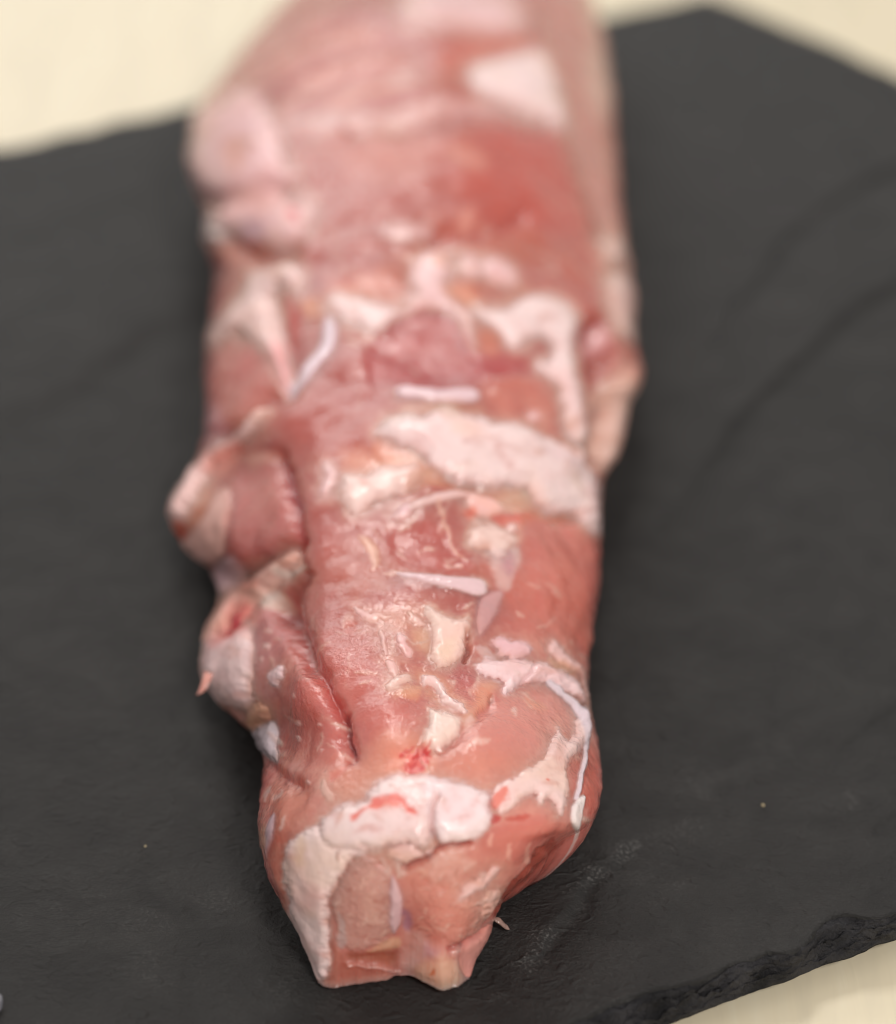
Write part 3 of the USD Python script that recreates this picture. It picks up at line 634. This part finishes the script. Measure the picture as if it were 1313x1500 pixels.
for u, v, r in ((670, 832, 5), (588, 796, 4), (598, 770, 4), (640, 700, 4)):
    paint([(u - r, v - r * .3), (u + r * .3, v - r), (u + r, v), (u + r * .2, v + r * .8)], (230, 176, 172), 2.5, .8, .5, dome=3)
# white sinew strip, sharp
paint([(577, 839), (586, 836), (617, 844), (663, 851), (699, 853), (711, 861), (709, 878), (695, 879), (658, 870), (626, 861), (594, 850)], (228, 192, 194), 3.0, .95, 1.4, dome=6, part='sinew_strip', mat=SINEW, label='white sinew strip with a blunt right end', rag=.8, w=.5)
paint([(592, 850), (610, 856), (630, 866), (612, 868), (598, 860)], (216, 164, 166), 3, .7, .4)
# pieces below it
paint([(545, 900), (600, 890), (660, 905), (640, 930), (580, 925)], (218, 140, 120), 8, .5)
paint([(519, 889), (535, 899), (555, 901), (575, 902), (571, 909), (552, 913), (541, 917), (530, 906)], (232, 180, 174), 2.5, .95, .9, dome=4, part='fat_shred')
paint([(500, 905), (508, 898), (522, 900), (512, 912), (505, 925), (496, 922)], (218, 162, 154), 4, .6, .4)
paint([(500, 915), (515, 905), (530, 912), (520, 925), (505, 928)], (196, 92, 78), 5, .55, -.6)
paint([(551, 921), (560, 919), (568, 944), (573, 962), (564, 964), (557, 946)], (234, 182, 176), 2.2, .95, 1.0, dome=4, part='fat_shred')
paint([(577, 929), (591, 926), (602, 950), (604, 966), (593, 969), (584, 950)], (236, 188, 182), 2.2, .95, 1.2, dome=4, part='fat_shred')
paint([(593, 893), (602, 897), (616, 910), (629, 918), (618, 923), (605, 918), (597, 905)], (234, 188, 176), 2.5, .9, .8, dome=4, part='fat_shred')
paint([(600, 930), (625, 920), (636, 940), (630, 962), (612, 950)], (230, 170, 146), 6, .7)
paint([(618, 889), (631, 892), (650, 907), (668, 914), (687, 907), (686, 930), (683, 948), (676, 966), (660, 973), (640, 976), (629, 965), (636, 945), (629, 924)], CREAM, 3.5, 1, 2.0, part='fat_patch', label='cream fat piece below the sinew strip')
paint([(642, 945), (662, 930), (672, 945), (664, 962), (645, 966)], (236, 198, 174), 5, .6)
groove([(684, 930), (690, 950), (682, 968)], 1.6, 4, (168, 92, 84), .7)
paint([(562, 974), (580, 970), (584, 984), (577, 997), (568, 986)], (234, 184, 176), 2.5, .9, 1.0, dome=4, part='fat_shred')
paint([(585, 975), (594, 974), (598, 985), (588, 988)], (182, 84, 78), 3, .7, -.8)
paint([(573, 1022), (600, 1003), (618, 1012), (612, 1027), (590, 1028)], (222, 148, 120), 5, .8, .4)
paint([(563, 1010), (578, 992), (597, 988), (600, 1000), (588, 1012), (574, 1020)], (238, 194, 178), 2.5, 1, 1.4, dome=5, part='fat_shred')
paint([(600, 985), (628, 980), (660, 1000), (690, 1040), (700, 1060), (690, 1072), (670, 1050), (640, 1030), (615, 1010)], (222, 148, 122), 6, .7)
paint([(611, 990), (628, 986), (642, 991), (656, 1009), (673, 1029), (685, 1046), (672, 1050), (655, 1036), (640, 1016), (626, 1004), (618, 1012)], (242, 204, 194), 2.2, 1, 1.8, dome=5, part='fat_strip', label='slanting white fat strip in the middle')
paint([(614, 1100), (622, 1078), (628, 1060), (627, 1040), (642, 1043), (660, 1047), (676, 1060), (674, 1076), (660, 1084), (648, 1092), (660, 1097), (642, 1096), (630, 1112)], (242, 210, 194), 3, 1, 2.0, dome=8, part='fat_lobe', label='cream fat lobe in front of the strip')
paint([(660, 1088), (680, 1080), (697, 1081), (684, 1090), (664, 1092)], (188, 92, 72), 3, .8, -1.2)
paint([(676, 1062), (692, 1048), (700, 1062), (690, 1080), (680, 1078)], (232, 182, 172), 4, .8, .8)
paint([(713, 1020), (723, 1015), (727, 1034), (717, 1035)], (160, 84, 76), 1.8, .95, -2.0)
paint([(696, 1000), (730, 1000), (725, 1020), (700, 1050), (690, 1040)], (224, 150, 124), 6, .6)
paint([(717, 938), (735, 934), (755, 942), (766, 938), (779, 950), (768, 963), (750, 967), (735, 961), (721, 950)], (230, 184, 186), 2.5, 1, 1.4, dome=6, part='fat_patch', label='lens of pink white fat above the right band')
paint([(695, 945), (712, 948), (735, 966), (715, 968), (700, 960)], (218, 170, 172), 4, .7, .4)
paint([(799, 956), (802, 941), (812, 937), (829, 950), (846, 970), (859, 1000), (864, 1028), (850, 1002), (835, 976), (815, 970)], (230, 186, 180), 2.8, .95, 1.2, dome=5, part='fat_strip', label='thin fat crescent at the right shoulder')
paint([(803, 967), (830, 969), (842, 986), (830, 988), (810, 977)], (222, 150, 118), 4, .8)
paint([(696, 981), (708, 966), (730, 968), (760, 965), (776, 970), (792, 973), (816, 980), (836, 995), (849, 1015), (857, 1029), (850, 1033), (835, 1021), (810, 1008), (790, 1003), (770, 1000), (752, 1006), (745, 1013), (738, 1021), (734, 1009), (738, 1000), (715, 993), (705, 987)], (241, 206, 202), 2.8, 1, 2.4, dome=8, part='fat_layer', label='white fat band over the right shoulder')
groove([(782, 973), (772, 990), (765, 1000)], .8, 3)
# window of muscle front right
paint([(648, 1098), (690, 1066), (715, 1040), (745, 1021), (800, 1014), (836, 1035), (842, 1060), (830, 1080), (812, 1068), (801, 1085), (800, 1105), (780, 1122), (755, 1135), (700, 1150), (675, 1146), (640, 1138), (640, 1115)], (207, 132, 126), 4, .9, -.4, w=.5)
paint([(640, 1110), (690, 1105), (760, 1110), (780, 1122), (755, 1135), (700, 1150), (675, 1146), (640, 1138)], (211, 134, 120), 14, .8)
paint([(764, 1020), (790, 1030), (800, 1045), (775, 1045)], (222, 150, 122), 6, .5)
paint([(728, 1148), (755, 1137), (783, 1123), (801, 1105), (803, 1085), (812, 1066), (818, 1080), (833, 1090), (842, 1068), (842, 1048), (856, 1030), (864, 1060), (860, 1082), (849, 1103), (833, 1116), (831, 1139), (832, 1160), (827, 1187), (819, 1196), (811, 1183), (801, 1171), (790, 1184), (783, 1174), (783, 1160), (764, 1171), (746, 1187), (737, 1193), (727, 1180), (721, 1165)], (240, 206, 196), 2.5, .97, 1.6, dome=6, part='fat_layer', label='ragged white fat sheet at the front right')
paint([(806, 1085), (828, 1088), (826, 1120), (812, 1125), (805, 1105)], (224, 166, 158), 5, .6)
paint([(843, 1112), (856, 1090), (872, 1100), (880, 1150), (872, 1200), (855, 1180), (840, 1190), (834, 1150), (834, 1118)], (196, 102, 92), 5, .8)
paint([(800, 1003), (816, 1015), (836, 1036), (849, 1056), (856, 1080), (858, 1100), (855, 1122), (850, 1146), (845, 1168)], LAV, 2, 1, 1.6, dome=4, widths=[2.5, 4, 5, 6, 6, 4, 4, 3.5, 4], part='sinew_strip', mat=SINEW, label='lilac sinew running down the right edge', rag=.8, w=.5)
paint([(838, 1178), (850, 1164), (858, 1164), (856, 1186), (851, 1214), (847, 1229), (841, 1214), (836, 1200)], (234, 216, 212), 2, 1, 1.8, dome=4, part='sinew_strip', mat=SINEW, label='white sinew tip hanging at the right', rag=.8, w=.6)
# front: yellowish fascia, red spots
paint([(478, 1150), (520, 1118), (560, 1088), (604, 1076), (618, 1092), (590, 1112), (560, 1145), (530, 1172), (500, 1178), (480, 1166)], (215, 144, 128), 14, .75, w=.5)
paint([(466, 1146), (478, 1137), (484, 1155), (492, 1172), (480, 1178), (470, 1162)], (228, 180, 166), 4, .8, .5, part='fat_shred')
paint([(480, 1140), (500, 1122), (520, 1115), (505, 1130), (488, 1146)], (214, 118, 108), 3, .7, -.5)
paint([(400, 1140), (450, 1150), (460, 1190), (440, 1215), (410, 1215), (395, 1180)], (208, 124, 108), 8, .5)
for L in ([(388, 1172), (396, 1150)], [(400, 1170), (410, 1158)], [(410, 1215), (418, 1198)]):
    paint(L, (232, 186, 182), 2.5, .7, .3, widths=[2, 3, 1])
paint([(386, 1218), (393, 1196), (403, 1188), (402, 1216), (396, 1250), (392, 1262)], (212, 178, 192), 3, .9, .8, part='membrane', mat=SINEW, label='lilac membrane at the front left edge')
paint([(376, 1225), (386, 1200), (390, 1235), (386, 1258)], (226, 170, 150), 3, .8)
paint([(392, 1255), (402, 1215), (420, 1230), (414, 1260), (420, 1305), (428, 1330), (416, 1325), (402, 1290)], (212, 108, 94), 4, .8)
# front fat
paint([(467, 1204), (488, 1186), (506, 1179), (529, 1175), (543, 1161), (559, 1143), (579, 1137), (611, 1139), (640, 1138), (652, 1160), (645, 1185), (632, 1210), (622, 1240), (610, 1239), (595, 1233), (570, 1237), (545, 1246), (520, 1248), (490, 1250), (468, 1236), (462, 1215)], (244, 218, 211), 4.5, 1, 2.4, dome=10, part='fat_layer', label='thick white fat slab over the front cut')
paint([(449, 1213), (462, 1205), (475, 1217), (490, 1236), (520, 1243), (542, 1248), (521, 1253), (515, 1263), (502, 1277), (490, 1295), (484, 1317), (486, 1340), (479, 1354), (483, 1376), (484, 1428), (467, 1436), (456, 1428), (444, 1404), (433, 1381), (424, 1358), (420, 1338), (427, 1317), (421, 1306), (415, 1276), (415, 1253), (424, 1231)], (243, 214, 205), 2.8, 1, 1.8, dome=9, part='fat_layer', label='white fat down the left of the front cut')
paint([(436, 1228), (448, 1222), (452, 1250), (446, 1268), (438, 1262)], (232, 186, 146), 5, .55)
paint([(448, 1300), (470, 1296), (474, 1312), (462, 1330), (446, 1325)], (234, 176, 166), 7, .5)
paint([(634, 1141), (675, 1148), (696, 1151), (720, 1160), (717, 1176), (723, 1198), (720, 1207), (701, 1227), (676, 1238), (655, 1237), (643, 1233), (635, 1217), (628, 1202), (622, 1185), (618, 1160)], (246, 221, 217), 3.6, 1, 2.6, dome=10, part='fat_lobe', label='big rounded white fat lobe over the front cut')
groove([(640, 1172), (632, 1196), (634, 1218), (640, 1238)], 1.2, 3.0, (220, 170, 160), .4)
paint([(560, 1248), (584, 1233), (600, 1233), (614, 1246), (627, 1254), (614, 1258), (601, 1262), (594, 1269), (587, 1258)], (232, 192, 182), 2.5, 1, 1.8, dome=5, part='fat_shred', label='small fat lobe hanging under the slab')
paint([(618, 1246), (632, 1238), (638, 1250), (632, 1262), (622, 1256)], (224, 178, 174), 2.5, .9, .8, dome=4, part='fat_shred')
groove([(590, 1268), (612, 1262), (630, 1256), (645, 1238), (690, 1238)], 2.0, 4, (150, 74, 72), .6)
paint([(560, 1128), (585, 1100), (620, 1094), (634, 1110), (628, 1136), (600, 1142), (575, 1140)], (232, 140, 120), 8, .6)
paint([(585, 1130), (593, 1112), (606, 1104), (622, 1099), (630, 1108), (627, 1122), (613, 1137), (600, 1139)], (222, 60, 60), 5, .85, -.3, w=.8, rag=5, streak=.5)
rb_ = np.random.default_rng(11)
for _ in range(22):
    u0, v0 = rb_.uniform(588, 627), rb_.uniform(1103, 1136); a0 = rb_.normal(-0.9, 0.5); l0 = rb_.uniform(5, 14)
    paint([(u0, v0), (u0 + l0 * .5 * math.cos(a0) + 1, v0 + l0 * .5 * math.sin(a0)), (u0 + l0 * math.cos(a0), v0 + l0 * math.sin(a0))], (196, 14, 26) if rb_.random() < .65 else (240, 150, 140), 1.2, .8, .1, dome=2, widths=[1.4, 1.6, .3], w=.9, rag=.5)
paint([(516, 1204), (535, 1189), (556, 1179), (577, 1174), (592, 1186), (612, 1197)], (228, 84, 80), 3.5, .8, -.3, widths=[1.5, 3, 6, 9, 5, 1], rag=4)
paint([(545, 1186), (570, 1176), (590, 1188), (570, 1196)], (240, 140, 128), 8, .5)
paint([(722, 1182), (726, 1166), (738, 1152), (746, 1160), (738, 1176), (730, 1186)], (224, 96, 86), 3, .75, -.3, rag=5)
paint([(718, 1200), (726, 1190), (738, 1194), (732, 1204), (722, 1206)], (196, 62, 64), 2.5, .8, -.6, rag=3)
paint([(738, 1200), (752, 1190), (770, 1192), (784, 1198), (760, 1203)], (190, 76, 68), 3, .75, -.4)
paint([(794, 1146), (800, 1143), (801, 1150)], (214, 60, 50), 1.5, .9, rag=.5)
# the cut face
paint([(700, 1232), (722, 1208), (760, 1205), (800, 1200), (830, 1215), (812, 1240), (776, 1262), (740, 1262), (710, 1258)], (200, 112, 106), 6, .8, w=.4)
paint([(636, 1256), (664, 1243), (690, 1255), (702, 1264), (682, 1278), (655, 1290), (640, 1300), (625, 1290)], (222, 164, 158), 6, .75, .4, w=.85, streak=.35)
paint([(600, 1270), (640, 1300), (680, 1310), (710, 1340), (700, 1365), (670, 1385), (640, 1370), (610, 1330)], (214, 136, 126), 14, .8, w=1.3)
paint([(661, 1314), (672, 1299), (690, 1287), (712, 1274), (738, 1266), (722, 1285), (700, 1298), (680, 1309)], (234, 190, 182), 2.8, .95, .8, dome=5, part='fat_strip', label='pale fat streak on the right cut face')
paint([(698, 1312), (726, 1294), (734, 1308), (714, 1332), (704, 1344), (697, 1328)], (234, 186, 170), 3.5, .9, .6, part='fat_patch')
for L in ([(746, 1254), (748, 1238)], [(770, 1258), (778, 1236)], [(720, 1240), (724, 1222)]):
    paint(L, (226, 164, 156), 2.5, .7, .2, widths=[3, 2])
paint([(520, 1252), (537, 1249), (550, 1258), (556, 1266), (570, 1270), (576, 1300), (573, 1340), (574, 1366), (560, 1380), (530, 1391), (506, 1389), (496, 1370), (490, 1350), (486, 1330), (486, 1310), (492, 1290), (505, 1272)], (206, 146, 140), 9, .97, .3, dome=8, w=1.5, rag=7)
rc_ = np.random.default_rng(23)
for _ in range(95):
    u0, v0 = (rc_.uniform(494, 570), rc_.uniform(1258, 1384)) if rc_.random() < .55 else (rc_.uniform(604, 706), rc_.uniform(1270, 1376))
    a0, l0 = rc_.normal(-0.7, 0.45), rc_.uniform(2, 10)
    paint([(u0, v0), (u0 + l0 * math.cos(a0), v0 + l0 * math.sin(a0)), (u0 + 1.6 * l0 * math.cos(a0 + .3), v0 + 1.6 * l0 * math.sin(a0 + .3))], [(228, 178, 168), (186, 108, 98), (224, 168, 162)][rc_.integers(3)], 1.6, .6, rc_.choice([.25, .18, -.15]), dome=2.5, widths=[.6, 1.8, .4], w=1.5, rag=.8)
paint([(535, 1300), (552, 1310), (556, 1345), (545, 1350), (536, 1330)], (214, 160, 152), 6, .6, w=1.0)
paint([(498, 1330), (504, 1345), (508, 1380), (500, 1392), (496, 1375)], (202, 166, 168), 3, .7, .4, w=.7)
paint([(553, 1252), (562, 1250), (570, 1266), (572, 1280), (562, 1272)], (220, 170, 164), 3, .8, .4)
paint([(580, 1248), (595, 1264), (590, 1280), (580, 1288), (575, 1268)], (224, 176, 170), 3, .7, .6, w=.8)
paint([(574, 1276), (582, 1290), (589, 1310), (591, 1330), (587, 1350), (577, 1372), (568, 1352), (571, 1320), (571, 1295)], (208, 168, 178), 3.5, .9, 1.4, dome=5, part='membrane', mat=SINEW, label='lilac membrane between the two cut muscles', w=.6)
paint([(592, 1322), (606, 1346), (601, 1368), (590, 1356)], (180, 122, 144), 4, .8, -.6)
paint([(530, 1392), (560, 1378), (582, 1372), (590, 1388), (566, 1396), (545, 1400)], (224, 166, 140), 4, .7, .6)
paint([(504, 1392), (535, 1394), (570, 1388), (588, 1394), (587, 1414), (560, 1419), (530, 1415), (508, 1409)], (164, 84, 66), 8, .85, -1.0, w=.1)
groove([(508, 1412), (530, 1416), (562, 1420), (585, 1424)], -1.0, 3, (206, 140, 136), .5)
paint([(484, 1372), (500, 1395), (510, 1412), (560, 1421), (575, 1434), (520, 1444), (490, 1452), (470, 1442), (485, 1426)], (190, 106, 94), 3.5, .85)
paint([(594, 1392), (604, 1360), (618, 1372), (640, 1390), (650, 1402), (620, 1410), (606, 1428), (596, 1420)], (214, 158, 154), 12, .8, .4)
paint([(618, 1378), (648, 1392), (640, 1405), (622, 1405)], (196, 138, 148), 5, .7)
paint([(604, 1428), (620, 1408), (650, 1400), (674, 1408), (682, 1436), (655, 1456), (630, 1448)], (220, 160, 142), 10, .85, 1.0, dome=14)
paint([(636, 1416), (642, 1424), (634, 1430)], (206, 112, 80), 2, .8, -.8)
paint([(672, 1392), (700, 1368), (726, 1346), (718, 1392), (702, 1414), (690, 1434), (678, 1428)], (202, 142, 138), 16, .8, -.4, part='membrane', mat=SINEW, label='mauve membrane at the lower right corner')
groove([(664, 1392), (690, 1380), (715, 1350), (735, 1318), (770, 1280), (812, 1240)], 1.5, 5, (168, 72, 64), .6)
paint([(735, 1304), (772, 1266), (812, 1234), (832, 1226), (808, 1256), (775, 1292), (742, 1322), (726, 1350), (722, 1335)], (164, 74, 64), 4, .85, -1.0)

rs_ = np.random.default_rng(41)
for (a0, b0, a1, b1, n_) in ((480, 640, 860, 780, 26), (500, 760, 860, 900, 26), (500, 890, 860, 1040, 46), (390, 900, 520, 1150, 16), (460, 1090, 860, 1200, 34), (430, 330, 860, 620, 18), (600, 1240, 830, 1370, 16)):
    for _ in range(n_ // 2 + 2):
        u0, v0 = rs_.uniform(a0, a1), rs_.uniform(b0, b1); a_ = rs_.normal(0.35, 0.7); l_ = rs_.uniform(8, 34); k_ = rs_.normal(0, .22)
        pts = [(u0, v0), (u0 + .5 * l_ * math.cos(a_), v0 + .5 * l_ * math.sin(a_)), (u0 + l_ * math.cos(a_ + k_), v0 + l_ * math.sin(a_ + k_))]
        paint(pts, [(230, 182, 172), (222, 166, 154), (234, 194, 186)][rs_.integers(3)], 3.2, rs_.uniform(.25, .6), .15, dome=4, widths=[.6, rs_.uniform(1.2, 4.2), .4], rag=2.0, w=.6)
# fine fat grain on every pale layer
hz += pad_
lum = C @ np.array([.3, .55, .15])
hz += 0.035 * fbm(b3 * 520, 2, 241) * sstep(0.35, 0.6, lum)
hz += 0.10 * fbm(b3 * 620, 2, 243) * sstep(0.8, 1.0, wet)

# edges of the visible sheet fade so that the outline stays put
edge = np.minimum(np.minimum(Sg, 1 - Sg) * (xr - xl)[:, None], (1440 - Tg) * 1.2).ravel()
hz *= sstep(0, 18, edge) * 0.85 + 0.15
Hm = relax(hz.reshape(NT, NS), 1)
full = B + Nb * (Hm / 1000)[..., None]
full[..., 2] = np.maximum(full[..., 2], 0.0006)
sunk = np.zeros(len(uv))
for _, sel, d, _, _ in parts:
    sunk[sel] = np.maximum(sunk[sel], 0.9 * sstep(0.5, 4, d))
body = full.reshape(-1, 3) - Nb.reshape(-1, 3) * (sunk / 1000)[:, None]
pale = sstep(0.40, 0.62, C @ np.array([.3, .55, .15]))[:, None]
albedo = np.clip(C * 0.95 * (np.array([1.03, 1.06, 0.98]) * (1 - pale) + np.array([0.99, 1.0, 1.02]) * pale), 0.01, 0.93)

meat = UsdGeom.Xform.Define(stage, '/World/raw_meat')
tag(meat, 'long pink piece of raw meat with white fat lying on the dark slate', 'meat')
gi = np.arange(NT * NS).reshape(NT, NS)
F = quads(gi)
# close it underneath: rings running inwards and down from the outline
ring = np.concatenate([gi[:, 0], gi[-1, 1:], gi[-2::-1, -1], gi[0, -2:0:-1]])
rb = body[ring]
cl = np.stack([0.5 * (np.interp(rb[:, 1], B[::-1, 0, 1], B[::-1, 0, 0]) + np.interp(rb[:, 1], B[::-1, -1, 1], B[::-1, -1, 0])), np.clip(rb[:, 1], rb[:, 1].min() + 0.03, rb[:, 1].max() - 0.04)], -1)
allv, allf, allc, n = [body], [F], [albedo], len(ring)
prev = ring; k = np.arange(n); k1 = (k + 1) % n; base = len(body)
for a, bz in ((0.015, 0.16), (0.05, 0.38), (0.11, 0.62), (0.19, 0.85), (0.26, 1.0)):
    v = rb.copy(); v[:, :2] += (cl - rb[:, :2]) * a; v[:, 2] = rb[:, 2] * (1 - bz) + 0.0002 * bz
    cur = base + k
    allf += [np.stack([prev[k1], prev[k], cur], 1), np.stack([prev[k1], cur, cur[k1]], 1)]
    allv.append(v); allc.append(albedo[ring] * 0.5 + lin((186, 100, 92)) * 0.46); prev = cur; base += n
allv.append(np.array([[cl[:, 0].mean(), cl[:, 1].mean(), 0.0002]])); allc.append(lin((186, 100, 92))[None])
allf.append(np.stack([prev[k1], prev[k], np.full(n, base)], 1))
Vm, Fm, Cm = np.vstack(allv), np.vstack(allf), np.vstack(allc)
tri = Vm[F[:2000]]
if np.einsum('ij,ij->', np.cross(tri[:, 1] - tri[:, 0], tri[:, 2] - tri[:, 0]), Nb.reshape(-1, 3)[F[:2000, 0]]) < 0:
    Fm = Fm[:, ::-1]; FLIP = True
else:
    FLIP = False
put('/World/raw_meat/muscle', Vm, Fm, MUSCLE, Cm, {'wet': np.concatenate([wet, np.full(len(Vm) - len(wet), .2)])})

fullv, nb = full.reshape(-1, 3), Nb.reshape(-1, 3)
for pi_, (name, sel, d, mat, label) in enumerate(parts):
    D = np.full(NT * NS, -99.0); D[sel] = d; Dg = D.reshape(NT, NS)
    m = np.minimum(np.minimum(Dg[:-1, :-1], Dg[1:, :-1]), np.minimum(Dg[:-1, 1:], Dg[1:, 1:])) > -1.5
    i, j = np.nonzero(m)
    if len(i) < 8:
        continue
    q4 = np.stack([gi[i, j], gi[i + 1, j], gi[i + 1, j + 1], gi[i, j + 1]], 1)
    used, inv = np.unique(q4, return_inverse=True); q4 = inv.reshape(-1, 4)
    dd = D[used]
    top = fullv[used] + nb[used] * (np.interp(dd, [-1.5, 1.5], [-0.13, 0.02 + 0.006 * (pi_ % 10)]) / 1000)[:, None]
    bot = fullv[used] - nb[used] * 0.0022
    bot[:, 2] = np.maximum(bot[:, 2], 0.0003)
    nu = len(used)
    e = np.vstack([q4[:, [0, 1]], q4[:, [1, 2]], q4[:, [2, 3]], q4[:, [3, 0]]])
    key = e[:, 0].astype(np.int64) * nu + e[:, 1]; back = e[:, 1].astype(np.int64) * nu + e[:, 0]
    rim = e[~np.isin(key, back)]
    f = np.vstack([q4[:, [0, 1, 2]], q4[:, [0, 2, 3]], q4[:, [2, 1, 0]] + nu, q4[:, [3, 2, 0]] + nu, np.stack([rim[:, 1], rim[:, 0], rim[:, 0] + nu], 1) + 2 * nu, np.stack([rim[:, 1], rim[:, 0] + nu, rim[:, 1] + nu], 1) + 2 * nu])
    ends = np.unique(f)
    if FLIP:
        f = f[:, ::-1]
    remap = np.zeros(4 * nu, int); remap[ends] = np.arange(len(ends)); f = remap[f]
    pr = put('/World/raw_meat/' + name, np.vstack([top, bot, top, bot])[ends], f, mat, np.vstack([albedo[used]] * 4)[ends], {'wet': np.tile(wet[used], 4)[ends]})
    if label:
        tag(pr, label)


def shred(name, pix, zs, radii, color, label):
    P = chaikin(pix, 2, False); n = len(P)
    zz_ = np.interp(np.linspace(0, 1, n), np.linspace(0, 1, len(zs)), zs); rr = np.interp(np.linspace(0, 1, n), np.linspace(0, 1, len(radii)), radii)
    c = at(P[:, 0], P[:, 1], zz_); tg = np.gradient(c, axis=0); tg /= np.linalg.norm(tg, axis=1, keepdims=True)
    a = np.cross(tg, [0, 0, 1.0]); a /= np.linalg.norm(a, axis=1, keepdims=True); b = np.cross(tg, a)
    m = 10; th = np.arange(m) * 2 * np.pi / m
    v = c[:, None] + rr[:, None, None] * (np.cos(th)[None, :, None] * a[:, None] + 0.5 * np.sin(th)[None, :, None] * b[:, None])
    v = v * 1.0 + (0.25 * rr[:, None] * fbm(v * 1500, 2, 7))[..., None] * [0, 0, 1.0]
    ii = np.arange(n * m).reshape(n, m); ii = np.hstack([ii, ii[:, :1]])
    v = v.reshape(-1, 3); f = quads(ii)
    v = np.vstack([v, c[:1], c[-1:]])
    r = np.arange(m); r1 = (r + 1) % m
    f = np.vstack([f, np.stack([r, r1, np.full(m, n * m)], 1), np.stack([(n - 1) * m + r1, (n - 1) * m + r, np.full(m, n * m + 1)], 1)])
    tag(put('/World/raw_meat/' + name, v, f, SINEW, np.tile(lin(color) * .9, (len(v), 1)), {'wet': np.full(len(v), .4)}), label)


shred('meat_shred', [(306, 985), (302, 998), (297, 1009), (290, 1017)], [.017, .0165, .015, .0135], [.0013, .0011, .0009, .0005], (212, 146, 134), 'small shred of meat sticking out at the left edge')
shred('meat_shred', [(722, 1345), (733, 1350), (740, 1357), (746, 1361)], [.004, .003, .0015, .0008], [.0005, .0009, .0007, .0002], (150, 120, 110), 'thin grey shred lying on the slate at the front right')
